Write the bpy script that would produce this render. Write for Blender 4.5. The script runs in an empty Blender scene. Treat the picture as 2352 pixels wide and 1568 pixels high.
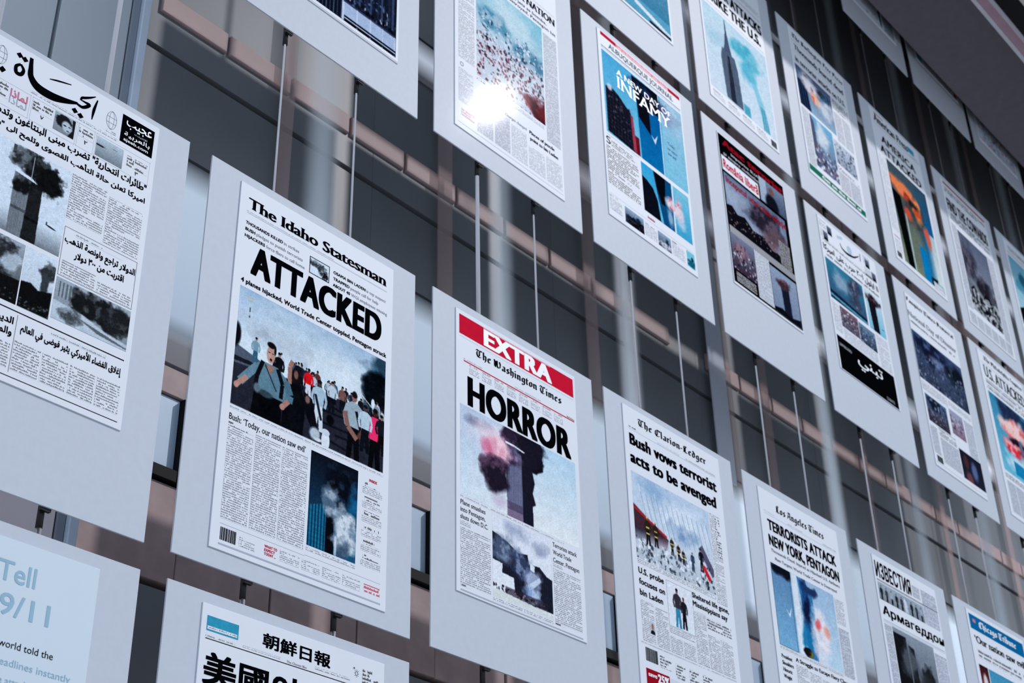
import bpy, math, os
import numpy as np
from mathutils import Matrix, Vector

# ------------------------------------------------------------------ scale
U = 0.6                      # one board is 0.6 m wide: everything below is in board widths
Z0 = 3.55                    # height of the top of the eye-level row of boards
BH = 1.463                   # board height
PX = 1.0989                  # column pitch
TOP = {0: -1.5497, 1: 0.0, 2: 2.2413, 3: 3.7951, 4: 6.0721}
YB = 0.75                    # curtain wall behind the boards

def W(x, y, z):
    return Vector((x * U, y * U, Z0 + z * U))

scene = bpy.context.scene
COL = scene.collection

# ------------------------------------------------------------------ camera
Rm = [[0.6505384975154686, -0.7591851782617293, -0.020917178538775782],
      [0.3838269891385341, 0.3524137286900645, -0.853511222093543],
      [0.6553445701759986, 0.5472133303735134, 0.5206544587366594]]
CP = (-1.3491209, -3.36009051, -3.24018431)
cam = bpy.data.cameras.new('camera')
camo = bpy.data.objects.new('camera', cam)
COL.objects.link(camo)
r, d, f = Rm
m = Matrix(((r[0], -d[0], -f[0]), (r[1], -d[1], -f[1]), (r[2], -d[2], -f[2]))).to_4x4()
m.translation = W(*CP)
camo.matrix_world = m
cam.sensor_width = 36
cam.lens = 3449.46 / 2352 * 36
cam.clip_start = 0.05
cam.dof.use_dof = True
cam.dof.focus_distance = 2.85
cam.dof.aperture_fstop = 9.0
scene.camera = camo

# ------------------------------------------------------------------ world, sun, exposure
world = bpy.data.worlds.new('World')
scene.world = world
world.use_nodes = True
wn = world.node_tree
wn.nodes.clear()
wo = wn.nodes.new('ShaderNodeOutputWorld')
bg = wn.nodes.new('ShaderNodeBackground')
tc = wn.nodes.new('ShaderNodeTexCoord')
sx = wn.nodes.new('ShaderNodeSeparateXYZ')
rp = wn.nodes.new('ShaderNodeValToRGB')
wn.links.new(tc.outputs['Generated'], sx.inputs[0])
wn.links.new(sx.outputs['Z'], rp.inputs[0])
rp.color_ramp.elements[0].position = 0.0
rp.color_ramp.elements[0].color = (0.50, 0.56, 0.66, 1)
rp.color_ramp.elements[1].position = 0.7
rp.color_ramp.elements[1].color = (0.78, 0.93, 1.12, 1)
wn.links.new(rp.outputs[0], bg.inputs[0])
bg.inputs[1].default_value = 0.90
wn.links.new(bg.outputs[0], wo.inputs[0])

sun = bpy.data.lights.new('sun', 'SUN')
suno = bpy.data.objects.new('sun', sun)
COL.objects.link(suno)
suno.location = W(8, -8, 12)
sd = Vector((0.57893, -0.49559, 0.64748))
suno.rotation_euler = sd.to_track_quat('Z', 'Y').to_euler()
sun.energy = 2.15
sun.color = (0.99, 0.955, 0.98)
sun.angle = math.radians(1.2)

scene.view_settings.view_transform = 'Standard'
scene.view_settings.look = 'None'
scene.view_settings.gamma = 1
scene.view_settings.use_curve_mapping = False
scene.view_settings.exposure = 0.0

# ------------------------------------------------------------------ materials
def lin(c):
    return tuple((v / 12.92 if v <= 0.04045 else ((v + 0.055) / 1.055) ** 2.4) for v in [q / 255 for q in c])

class NT:
    def __init__(s, name):
        s.m = bpy.data.materials.new(name)
        s.m.use_nodes = True
        s.t = s.m.node_tree
        s.b = s.t.nodes['Principled BSDF']
    def n(s, typ, **k):
        x = s.t.nodes.new(typ)
        for a, v in k.items():
            setattr(x, a, v)
        return x
    def l(s, a, b):
        s.t.links.new(a, b)
    def math(s, op, a, b=None, c=None):
        x = s.n('ShaderNodeMath', operation=op)
        for i, v in enumerate((a, b, c)):
            if v is None:
                continue
            if hasattr(v, 'is_linked') or hasattr(v, 'links'):
                s.l(v, x.inputs[i])
            else:
                x.inputs[i].default_value = v
        return x.outputs[0]
    def noise(s, scale, detail=3, vec=None):
        x = s.n('ShaderNodeTexNoise')
        x.inputs['Scale'].default_value = scale
        x.inputs['Detail'].default_value = detail
        if vec is None:
            t = s.n('ShaderNodeTexCoord')
            vec = t.outputs['Object']
        s.l(vec, x.inputs['Vector'])
        return x.outputs['Fac']

def plain(name, srgb, rough=0.5, spec=0.5, metal=0.0, var=0.06, scale=9.0, coat=0.0):
    q = NT(name)
    c = lin(srgb)
    ra = q.n('ShaderNodeValToRGB')
    ra.color_ramp.elements[0].position = 0.3
    ra.color_ramp.elements[0].color = (*[v * (1 - var) for v in c], 1)
    ra.color_ramp.elements[1].position = 0.7
    ra.color_ramp.elements[1].color = (*[min(1, v * (1 + var)) for v in c], 1)
    q.l(q.noise(scale), ra.inputs[0])
    q.l(ra.outputs[0], q.b.inputs['Base Color'])
    q.b.inputs['Roughness'].default_value = rough
    q.b.inputs['Specular IOR Level'].default_value = spec
    q.b.inputs['Metallic'].default_value = metal
    q.b.inputs['Coat Weight'].default_value = coat
    q.b.inputs['Coat Roughness'].default_value = 0.075
    return q.m

PAPER = (217, 223, 232)
M = {}
M['board'] = plain('painted_board', (188, 196, 207), 0.5, 0.10, var=0.02, scale=60, coat=0.004)
M['paper'] = plain('page_paper', PAPER, 0.5, 0.12, var=0.008, scale=20, coat=0.004)
M['ink'] = plain('black_ink', (5, 6, 9), 0.6, 0.0, var=0.2)
M['grey_ink'] = plain('grey_ink', (96, 102, 114), 0.5, 0.2, var=0.05)
M['lgrey'] = plain('light_grey_ink', (160, 170, 186), 0.5, 0.2, var=0.05)
M['pale_grey'] = plain('pale_grey_print', (202, 209, 220), 0.5, 0.2, var=0.02)
M['white'] = plain('white_print', (228, 233, 240), 0.4, 0.3, var=0.01)
M['red'] = plain('red_ink', (204, 26, 54), 0.5, 0.0, var=0.04, scale=40)
M['dred'] = plain('dark_red_ink', (150, 16, 34), 0.5, 0.0, var=0.04)
M['teal'] = plain('teal_ink', (50, 148, 180), 0.5, 0.0, var=0.1, scale=120)
M['blue'] = plain('blue_ink', (8, 100, 150), 0.5, 0.0, var=0.05)
M['green'] = plain('green_ink', (30, 116, 96), 0.5, 0.0, var=0.05)
M['skyt'] = plain('light_blue_type', (138, 178, 200), 0.5, 0.2, var=0.02)
M['infop'] = plain('pale_blue_sheet', (196, 212, 223), 0.45, 0.3, var=0.01)
M['pinkt'] = plain('pink_ink', (196, 96, 130), 0.5, 0.2, var=0.1)
M['steel'] = plain('stainless_steel', (225, 226, 232), 0.3, 0.5, metal=1.0, var=0.03)
M['black_metal'] = plain('black_fitting', (18, 18, 20), 0.45, 0.4, var=0.1)

def photo_mat():
    q = NT('printed_photograph')
    a = q.n('ShaderNodeVertexColor')
    a.layer_name = 'Col'
    q.l(a.outputs['Color'], q.b.inputs['Base Color'])
    q.b.inputs['Roughness'].default_value = 0.55
    q.b.inputs['Specular IOR Level'].default_value = 0.0
    q.b.inputs['Coat Weight'].default_value = 0.004
    q.b.inputs['Coat Roughness'].default_value = 0.075
    return q.m
M['photo'] = photo_mat()

def type_mat(name, pitch, ink, paper, wordthr=0.42, heavy=0.0, cut=0.13):
    """columns of small type too small to read: rows of broken dashes printed on the paper"""
    q = NT(name)
    t = q.n('ShaderNodeTexCoord')
    s = q.n('ShaderNodeSeparateXYZ')
    q.l(t.outputs['Object'], s.inputs[0])
    su = q.n('ShaderNodeSeparateXYZ')
    q.l(t.outputs['UV'], su.inputs[0])
    x, z, u = s.outputs[0], s.outputs[2], su.outputs[0]
    zl = q.math('DIVIDE', z, pitch)
    idx = q.math('FLOOR', zl)
    fr = q.math('FRACT', zl)
    cx_ = q.math('DIVIDE', x, pitch * 0.30)
    cv = q.n('ShaderNodeCombineXYZ')
    q.l(q.math('DIVIDE', x, pitch * 1.3), cv.inputs[0])
    q.l(q.math('MULTIPLY', idx, 3.71), cv.inputs[1])
    word = q.math('GREATER_THAN', q.noise(1.0, 0, cv.outputs[0]), wordthr)
    cl = q.n('ShaderNodeCombineXYZ')
    q.l(q.math('FLOOR', cx_), cl.inputs[0])
    q.l(idx, cl.inputs[1])
    wh = q.n('ShaderNodeTexWhiteNoise', noise_dimensions='2D')
    q.l(cl.outputs[0], wh.inputs['Vector'])
    hi_ = q.math('ADD', 0.62 + heavy, q.math('MULTIPLY', q.math('GREATER_THAN', wh.outputs['Value'], 0.7), 0.22))
    lo_ = q.math('SUBTRACT', 0.24 - heavy, q.math('MULTIPLY', q.math('LESS_THAN', wh.outputs['Value'], 0.12), 0.16))
    row = q.math('MULTIPLY', q.math('GREATER_THAN', fr, lo_), q.math('LESS_THAN', fr, hi_))
    let = q.math('MULTIPLY', q.math('LESS_THAN', q.math('FRACT', cx_), 0.72 + 2 * heavy), q.math('GREATER_THAN', wh.outputs['Value'], 0.07))
    wi = q.n('ShaderNodeTexWhiteNoise', noise_dimensions='1D')
    q.l(idx, wi.inputs['W'])
    wj = q.n('ShaderNodeTexWhiteNoise', noise_dimensions='1D')
    q.l(q.math('ADD', idx, 511.3), wj.inputs['W'])
    full = q.math('MAXIMUM', q.math('GREATER_THAN', wi.outputs['Value'], cut), q.math('LESS_THAN', u, q.math('ADD', 0.15, wj.outputs['Value'])))
    k = q.math('MULTIPLY', q.math('MULTIPLY', row, word), q.math('MULTIPLY', let, full))
    mx = q.n('ShaderNodeMix', data_type='RGBA')
    q.l(k, mx.inputs[0])
    mx.inputs[6].default_value = (*lin(paper), 1)
    mx.inputs[7].default_value = (*lin(ink), 1)
    q.l(mx.outputs[2], q.b.inputs['Base Color'])
    q.b.inputs['Roughness'].default_value = 0.5
    q.b.inputs['Specular IOR Level'].default_value = 0.1
    q.b.inputs['Coat Weight'].default_value = 0.004
    q.b.inputs['Coat Roughness'].default_value = 0.075
    return q.m

M['type'] = type_mat('small_type', 0.0047, (70, 78, 94), PAPER, 0.36)
M['type_s'] = type_mat('fine_type', 0.0040, (92, 100, 118), PAPER, 0.38)
M['type_l'] = type_mat('arabic_type', 0.0052, (48, 54, 66), PAPER, 0.36)
M['type_b'] = type_mat('bold_small_type', 0.0075, (14, 16, 22), PAPER, 0.38, 0.06, 0.5)
M['type_h'] = type_mat('heavy_type', 0.014, (16, 18, 24), PAPER, 0.36, 0.06, 0.3)
M['type_w'] = type_mat('white_type_on_black', 0.0065, (150, 156, 170), (20, 22, 28), 0.42)
M['type_r'] = type_mat('red_type', 0.0075, (190, 60, 80), PAPER, 0.3, 0.08, 0.6)
M['type_g'] = type_mat('type_on_grey', 0.0045, (84, 92, 108), (190, 197, 210))
M['type_rb'] = type_mat('white_type_on_red', 0.011, (235, 170, 185), (204, 26, 54), 0.3, 0.1, 0.0)
M['type_gb'] = type_mat('white_type_on_green', 0.02, (190, 215, 208), (36, 122, 100), 0.3, 0.1, 0.0)

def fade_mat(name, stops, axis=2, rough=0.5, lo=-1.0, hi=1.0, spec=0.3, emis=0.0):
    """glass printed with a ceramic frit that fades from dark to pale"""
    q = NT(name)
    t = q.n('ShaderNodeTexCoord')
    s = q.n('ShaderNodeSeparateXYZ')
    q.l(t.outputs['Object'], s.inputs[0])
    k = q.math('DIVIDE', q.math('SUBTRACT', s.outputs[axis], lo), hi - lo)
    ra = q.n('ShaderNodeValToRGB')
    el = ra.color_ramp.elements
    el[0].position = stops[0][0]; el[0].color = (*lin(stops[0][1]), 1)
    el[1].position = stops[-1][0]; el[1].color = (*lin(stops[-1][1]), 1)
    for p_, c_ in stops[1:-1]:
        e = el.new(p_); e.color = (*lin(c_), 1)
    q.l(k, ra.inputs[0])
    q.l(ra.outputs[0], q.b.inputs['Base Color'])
    if emis:      # added glow stands in for sky mirrored in the dark glass
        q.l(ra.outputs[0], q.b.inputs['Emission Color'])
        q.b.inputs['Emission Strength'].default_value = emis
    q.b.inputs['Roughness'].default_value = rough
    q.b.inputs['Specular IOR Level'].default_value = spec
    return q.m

M['glass'] = plain('dark_tinted_glass', (109, 113, 118), 0.45, 0.2, var=0.2, scale=1.6)
M['gap'] = plain('joint_gasket', (12, 13, 16), 0.7, 0.1)
M['stone'] = plain('reddish_stone', (168, 148, 146), 0.6, 0.25, var=0.14, scale=14)
M['stone_b'] = plain('brownish_stone', (104, 90, 92), 0.6, 0.25, var=0.12, scale=14)
M['beam'] = plain('pinkish_stone_trim', (176, 154, 152), 0.6, 0.2, var=0.08, scale=8)
M['clad'] = plain('pale_metal_cladding', (192, 201, 209), 0.45, 0.3, var=0.03, scale=3)
M['clad_w'] = plain('pinkish_white_cladding', (240, 228, 232), 0.5, 0.3, var=0.03)
M['frame_l'] = plain('light_frame', (206, 222, 238), 0.35, 0.4)
M['frame_d'] = plain('grey_frame', (140, 150, 164), 0.35, 0.4)
M['wpane'] = plain('bluish_window_glass', (190, 212, 232), 0.3, 0.4, var=0.05)
M['soffit'] = plain('dark_soffit', (108, 104, 112), 0.85, 0.15, var=0.05, scale=25)
M['dark'] = plain('dark_canopy', (10, 12, 14), 0.7, 0.2, var=0.2)
M['trim'] = plain('white_trim', (235, 236, 244), 0.5, 0.3)
M['pinks'] = plain('pink_panel', (206, 170, 186), 0.6, 0.2, var=0.08)
M['ground'] = plain('pavement', (165, 160, 158), 0.9, 0.2, var=0.1)
M['rail'] = plain('bright_rail', (235, 240, 245), 0.3, 0.5)
M['frit'] = fade_mat('fritted_glass', [(0.0, (58, 60, 68)), (0.10, (64, 68, 78)), (0.22, (172, 186, 202)), (0.85, (186, 200, 214)), (1.0, (50, 56, 64))], lo=-0.33 * U, hi=0.62 * U, emis=0.62)  # wide band of reflected sky, put into colour and glow
M['frit2'] = fade_mat('fritted_glass_narrow', [(0.0, (60, 62, 70)), (0.5, (206, 214, 228)), (1.0, (60, 66, 74))], lo=-0.13 * U, hi=0.13 * U, emis=0.5)  # narrower sky reflection, painted pale and made to glow

def refl_mat(name, amp, em):
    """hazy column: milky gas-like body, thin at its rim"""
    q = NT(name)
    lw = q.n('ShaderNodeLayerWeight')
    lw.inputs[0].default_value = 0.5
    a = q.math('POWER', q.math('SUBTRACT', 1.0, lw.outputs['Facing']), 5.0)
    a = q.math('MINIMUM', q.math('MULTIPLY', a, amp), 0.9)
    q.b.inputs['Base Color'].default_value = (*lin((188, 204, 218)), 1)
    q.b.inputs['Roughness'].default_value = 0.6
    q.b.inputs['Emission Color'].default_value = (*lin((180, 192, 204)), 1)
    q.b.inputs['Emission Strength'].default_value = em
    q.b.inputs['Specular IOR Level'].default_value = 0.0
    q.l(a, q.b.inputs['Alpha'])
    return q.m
M['tube'] = refl_mat('milky_glass_tube', 0.95, 0.5)  # brightest columns, standing in for upright sky reflections in the glass
M['tube_m'] = refl_mat('hazy_glass_tube', 0.6, 0.3)
M['tube_d'] = refl_mat('dim_glass_tube', 0.7, 0.05)
def veil(name, c, a):
    q = NT(name)
    q.b.inputs['Base Color'].default_value = (*lin(c), 1)
    q.b.inputs['Roughness'].default_value = 0.6
    q.b.inputs['Specular IOR Level'].default_value = 0.0
    v = q.math('MULTIPLY', q.noise(4.0), 0.25)
    q.l(q.math('ADD', v, a - 0.12), q.b.inputs['Alpha'])
    return q.m
M['fin'] = veil('brownish_glass_fin', (200, 176, 174), 0.30)  # see-through brownish tone for narrow upright strips
M['fin_g'] = veil('greyish_glass_fin', (226, 234, 246), 0.6)  # pale upright reflection in the glass, built as a translucent strip

# ------------------------------------------------------------------ mesh helpers
def link(name, me, parent=None, loc=None):
    o = bpy.data.objects.new(name, me)
    COL.objects.link(o)
    if parent is not None:
        o.parent = parent
    if loc is not None:
        o.location = loc
    return o

def mk(name, verts, faces, mat, parent=None, loc=None, smooth=False):
    me = bpy.data.meshes.new(name)
    me.from_pydata([tuple(v) for v in verts], [], faces)
    me.materials.append(mat)
    if smooth:
        me.polygons.foreach_set('use_smooth', [True] * len(me.polygons))
    me.update()
    return link(name, me, parent, loc)

BF = [(0, 3, 2, 1), (4, 5, 6, 7), (0, 1, 5, 4), (1, 2, 6, 5), (2, 3, 7, 6), (3, 0, 4, 7)]
def boxv(x0, x1, y0, y1, z0, z1):
    return [(x0, y0, z0), (x1, y0, z0), (x1, y1, z0), (x0, y1, z0), (x0, y0, z1), (x1, y0, z1), (x1, y1, z1), (x0, y1, z1)]

def bevelled(x0, x1, y0, y1, z0, z1, b):
    """box whose front edge (y0) is chamfered by b"""
    v = [(x0, y1, z0), (x1, y1, z0), (x1, y1, z1), (x0, y1, z1),
         (x0, y0 + b, z0), (x1, y0 + b, z0), (x1, y0 + b, z1), (x0, y0 + b, z1),
         (x0 + b, y0, z0 + b), (x1 - b, y0, z0 + b), (x1 - b, y0, z1 - b), (x0 + b, y0, z1 - b)]
    fcs = [(0, 3, 2, 1), (8, 9, 10, 11)]
    for a, c in ((0, 4), (4, 8)):
        for i in range(4):
            j = (i + 1) % 4
            fcs.append((a + i, a + j, c + j, c + i))
    return v, fcs

def sbox(name, x0, x1, y0, y1, z0, z1, mat, parent=None, b=0.004):
    """box given in board widths, origin at its own centre"""
    c = ((x0 + x1) / 2, (y0 + y1) / 2, (z0 + z1) / 2)
    v, fc = bevelled((x0 - c[0]) * U, (x1 - c[0]) * U, (y0 - c[1]) * U, (y1 - c[1]) * U, (z0 - c[2]) * U, (z1 - c[2]) * U, b * U)
    loc = W(*c)
    if parent is not None:
        loc = loc - parent.location
    return mk(name, v, fc, mat, parent, loc)

def struct(o, label=None):
    o['kind'] = 'structure'
    if label:
        o['label'] = label
    return o

def empty(name, loc):
    o = bpy.data.objects.new(name, None)
    COL.objects.link(o)
    o.location = loc
    o.empty_display_size = 0.1
    return o

def cyl(name, x, y, z0, z1, r_, mat, parent=None, n=16, origin=(0, 0, 0), caps=True):
    vs, fc = [], []
    for z in (z0, z1):
        for i in range(n):
            a = 2 * math.pi * i / n
            vs.append((x + r_ * math.cos(a) - origin[0], y + r_ * math.sin(a) - origin[1], z - origin[2]))
    for i in range(n):
        j = (i + 1) % n
        fc.append((i, j, n + j, n + i))
    if caps:
        fc.append(tuple(range(n))[::-1]); fc.append(tuple(range(n, 2 * n)))
    o = mk(name, vs, fc, mat, parent)
    o.data.polygons.foreach_set('use_smooth', [True] * n + [False] * (2 if caps else 0))
    return o

# ------------------------------------------------------------------ setting: curtain wall
wall = struct(empty('wall_back', W(1.2, YB, -5.9)), 'dark curtain wall with stone base behind the hanging front pages')
sbox('wall_core', 0.5, 15.5, YB + 0.06, YB + 0.5, -5.9, 6.7, M['gap'], wall)
def tiles(name, xs, z0, z1, mat, y0=YB, dep=0.05, g_=0.0035, gx=None):
    gx = g_ if gx is None else gx
    for i in range(len(xs) - 1):
        jit = 0.004 * math.sin(i * 2.3 + z0)
        sbox(name, xs[i] + gx, xs[i + 1] - gx, y0 + jit * (1 if name != 'glass_pane' else 0.1), y0 + dep + 0.01, z0 + g_, z1 - g_, mat, wall, 0.003 if name != 'glass_pane' else 0.0008)
PXS = [1.225 + 1.35 * i for i in range(11)]
tiles('glass_pane', PXS, -5.9, -1.22, M['glass'], gx=0.0006)
SX = [1.225 + 0.45 * i for i in range(32)]
tiles('stone_panel', SX, -1.20, -0.82, M['stone'])
tiles('stone_sill', SX, -0.465, -0.345, M['stone'], dep=0.05)
for i in range(9):
    xr = 1.63 + 1.343 * i
    sbox('stone_panel', max(1.23, xr - 1.33), xr - 0.93, YB, YB + 0.05, -0.815, -0.47, M['stone'], wall)
    w = empty('wall_window', W(xr - 0.45, YB, -0.815) - wall.location); w.parent = wall
    for nm, a in (('window_frame', (xr, xr + 0.035, YB - 0.02, YB + 0.05, -0.815, -0.465)),
                  ('window_frame', (xr - 0.925, xr - 0.89, YB - 0.02, YB + 0.05, -0.815, -0.465)),
                  ('window_frame', (xr - 0.89, xr, YB - 0.02, YB + 0.05, -0.815, -0.765))):
        x0, x1, y0, y1, z0, z1 = a
        v, fc = bevelled(*[q * U for q in (x0, x1, y0, y1, z0, z1)], 0.002)
        o = mk(nm, [(p[0] - (xr - 0.45) * U, p[1] - YB * U, p[2] + 0.815 * U) for p in v], fc, M['dark'], w)
    x0, x1, z0, z1 = xr - 0.89, xr, -0.765, -0.465
    v, fc = bevelled(*[q * U for q in (x0, x1, YB + 0.01, YB + 0.04, z0, z1)], 0.001)
    mk('window_pane', [(p[0] - (xr - 0.45) * U, p[1] - YB * U, p[2] + 0.815 * U) for p in v], fc, M['wpane'], w)
# painted band of reflected sky: origin at z = 0 so the fade runs with height
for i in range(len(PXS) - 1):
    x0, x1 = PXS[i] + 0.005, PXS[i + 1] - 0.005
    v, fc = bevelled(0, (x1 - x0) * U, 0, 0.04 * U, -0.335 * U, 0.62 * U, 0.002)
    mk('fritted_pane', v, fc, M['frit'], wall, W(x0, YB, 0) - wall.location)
tiles('glass_pane', PXS, 0.63, 1.075, M['glass'], gx=0.0006)
tiles('glass_pane', PXS, 1.10, 2.20, M['glass'], gx=0.0006)
tiles('glass_pane', PXS, 2.22, 3.42, M['glass'], gx=0.0006)
tiles('glass_pane', PXS, 3.62, 4.93, M['glass'], gx=0.0006)
tiles('glass_pane', PXS, 4.95, 6.6, M['glass'], gx=0.0006)
BX = [1.30 + 0.37 * i for i in range(39)]
tiles('stone_trim', BX, 3.46, 3.60, M['stone'])
for i, x0 in enumerate(BX):
    if 5.0 < x0 + 0.2 < 5.35:
        continue
    sbox('trim_beam', x0 + 0.008, x0 + 0.362, YB - 0.014, YB, 1.285, 1.395, M['beam'], wall, 0.004)
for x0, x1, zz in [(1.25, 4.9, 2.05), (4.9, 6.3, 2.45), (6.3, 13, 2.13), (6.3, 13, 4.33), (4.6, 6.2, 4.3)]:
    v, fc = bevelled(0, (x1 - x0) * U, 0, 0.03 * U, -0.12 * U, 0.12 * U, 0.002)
    mk('fritted_strip', v, fc, M['frit2'], wall, W(x0, YB - 0.03, zz) - wall.location)  # strips imitating sky reflected in the panes
sbox('bright_rail', 1.3, 13.5, YB - 0.05, YB - 0.02, 4.935, 4.96, M['rail'], wall)
REFL_X = [2.15, 3.36, 4.415, 6.59, 7.78, 8.92, 10.05, 11.15, 12.25]  # positions of the imitated upright sky reflections
for i, x in enumerate(REFL_X):
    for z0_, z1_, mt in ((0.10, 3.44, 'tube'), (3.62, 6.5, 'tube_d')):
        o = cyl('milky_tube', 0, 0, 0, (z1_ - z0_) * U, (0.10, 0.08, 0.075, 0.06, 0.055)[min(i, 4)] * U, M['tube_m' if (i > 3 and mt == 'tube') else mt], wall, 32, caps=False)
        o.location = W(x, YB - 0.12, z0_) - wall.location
for x, w, mt in [(3.035, 0.10, 'fin'), (4.20, 0.10, 'fin'), (2.0, 0.07, 'fin'), (5.44, 0.17, 'fin_g'), (5.56, 0.05, 'fin'), (5.98, 0.09, 'fin'), (7.25, 0.06, 'fin'), (4.55, 0.12, 'fin'), (8.4, 0.08, 'fin'), (9.6, 0.1, 'fin'), (10.6, 0.08, 'fin')]:  # narrow see-through strips: brownish ones, and one pale reflection
    sbox('glass_fin', x - w / 2, x + w / 2, YB - 0.045, YB - 0.037, 0.55, 6.4, M[mt], wall, 0.001)

# pale pillar at the left
pil = struct(empty('wall_left', W(0.2, YB - 0.05, -5.9)), 'pale grey clad pillar at the left')
for x0, x1 in ((-3.6, -2.4), (-2.4, -1.3), (-1.3, -0.25), (-0.25, 0.822), (0.830, 1.145)):
    sbox('cladding_panel', x0 + 0.004, x1 - 0.004, YB - 0.05, YB + 0.3, -0.98, 6.6, M['clad'], pil)
    sbox('cladding_panel', x0 + 0.004, x1 - 0.004, YB - 0.05, YB + 0.3, -5.9, -0.99, M['clad_w'], pil)
sbox('pillar_core', -3.6, 1.14, YB + 0.0, YB + 0.5, -5.9, 6.6, M['gap'], pil)
sbox('corner_frame', 1.147, 1.183, YB - 0.05, YB + 0.4, -5.9, 6.6, M['frame_d'], pil)
sbox('corner_frame', 1.184, 1.222, YB - 0.07, YB + 0.4, -5.9, 6.6, M['frame_l'], pil)

# soffit and canopy
ce = struct(empty('ceiling', W(0.2, -0.6, 4.9)), 'dark soffit box along the top of the display')
sbox('soffit_panel', -3, 14.5, -0.657, -0.068, 4.9, 5.0, M['soffit'], ce, 0.001)
sbox('soffit_mass', -3, 14.5, -1.0, -0.07, 5.0, 6.9, M['dark'], ce)
sbox('soffit_lid', -3, 14.5, -0.069, 1.3, 6.75, 6.9, M['dark'], ce)
sbox('white_trim', -3, 14.5, -0.689, -0.658, 4.895, 5.0, M['trim'], ce, 0.002)
sbox('pink_panel', -3, 14.5, -0.757, -0.690, 4.90, 5.0, M['pinks'], ce, 0.001)
sbox('white_trim', -3, 14.5, -0.790, -0.758, 4.895, 5.0, M['trim'], ce, 0.002)
sbox('dark_beam', -3, 14.5, -1.0, -0.87, 4.68, 4.999, M['dark'], ce, 0.003)
sbox('beam_lining', -3, 14.5, -0.869, -0.792, 4.93, 4.999, M['dark'], ce, 0.001)
fl = struct(sbox('floor', -8, 18, -12, 1.5, -6.0, -5.9, M['ground']), 'grey pavement in front of the wall')

# ------------------------------------------------------------------ type
_gc = {}
def glyphs(s, font, off, res, sp=1.0):
    k = (s, font, off, res, sp)
    if k in _gc:
        return _gc[k]
    c = bpy.data.curves.new('type', 'FONT')
    c.body = s
    c.offset = off
    c.space_character = sp
    c.resolution_u = res
    o = bpy.data.objects.new('type', c)
    me = o.to_mesh()
    v = np.zeros(len(me.vertices) * 3)
    me.vertices.foreach_get('co', v)
    v = v.reshape(-1, 3)[:, :2].copy()
    fs = [tuple(p.vertices) for p in me.polygons]
    o.to_mesh_clear()
    bpy.data.objects.remove(o)
    bpy.data.curves.remove(c)
    # weld the loose triangulation so edges can be walked
    key = {}
    idx = []
    nv = []
    for p in v:
        kk = (round(p[0], 4), round(p[1], 4))
        if kk not in key:
            key[kk] = len(nv); nv.append(p)
        idx.append(key[kk])
    fs = [tuple(idx[i] for i in f_) for f_ in fs]
    fs = [f_ for f_ in fs if len(set(f_)) == len(f_)]
    _gc[k] = (np.array(nv), fs)
    return _gc[k]

def border(fs):
    cnt = {}
    for f_ in fs:
        for i in range(len(f_)):
            e = (f_[i], f_[(i + 1) % len(f_)])
            kk = (min(e), max(e))
            cnt.setdefault(kk, []).append(e)
    return [v[0] for v in cnt.values() if len(v) == 1]

CH = 0.682      # cap height of the built-in face
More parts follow.
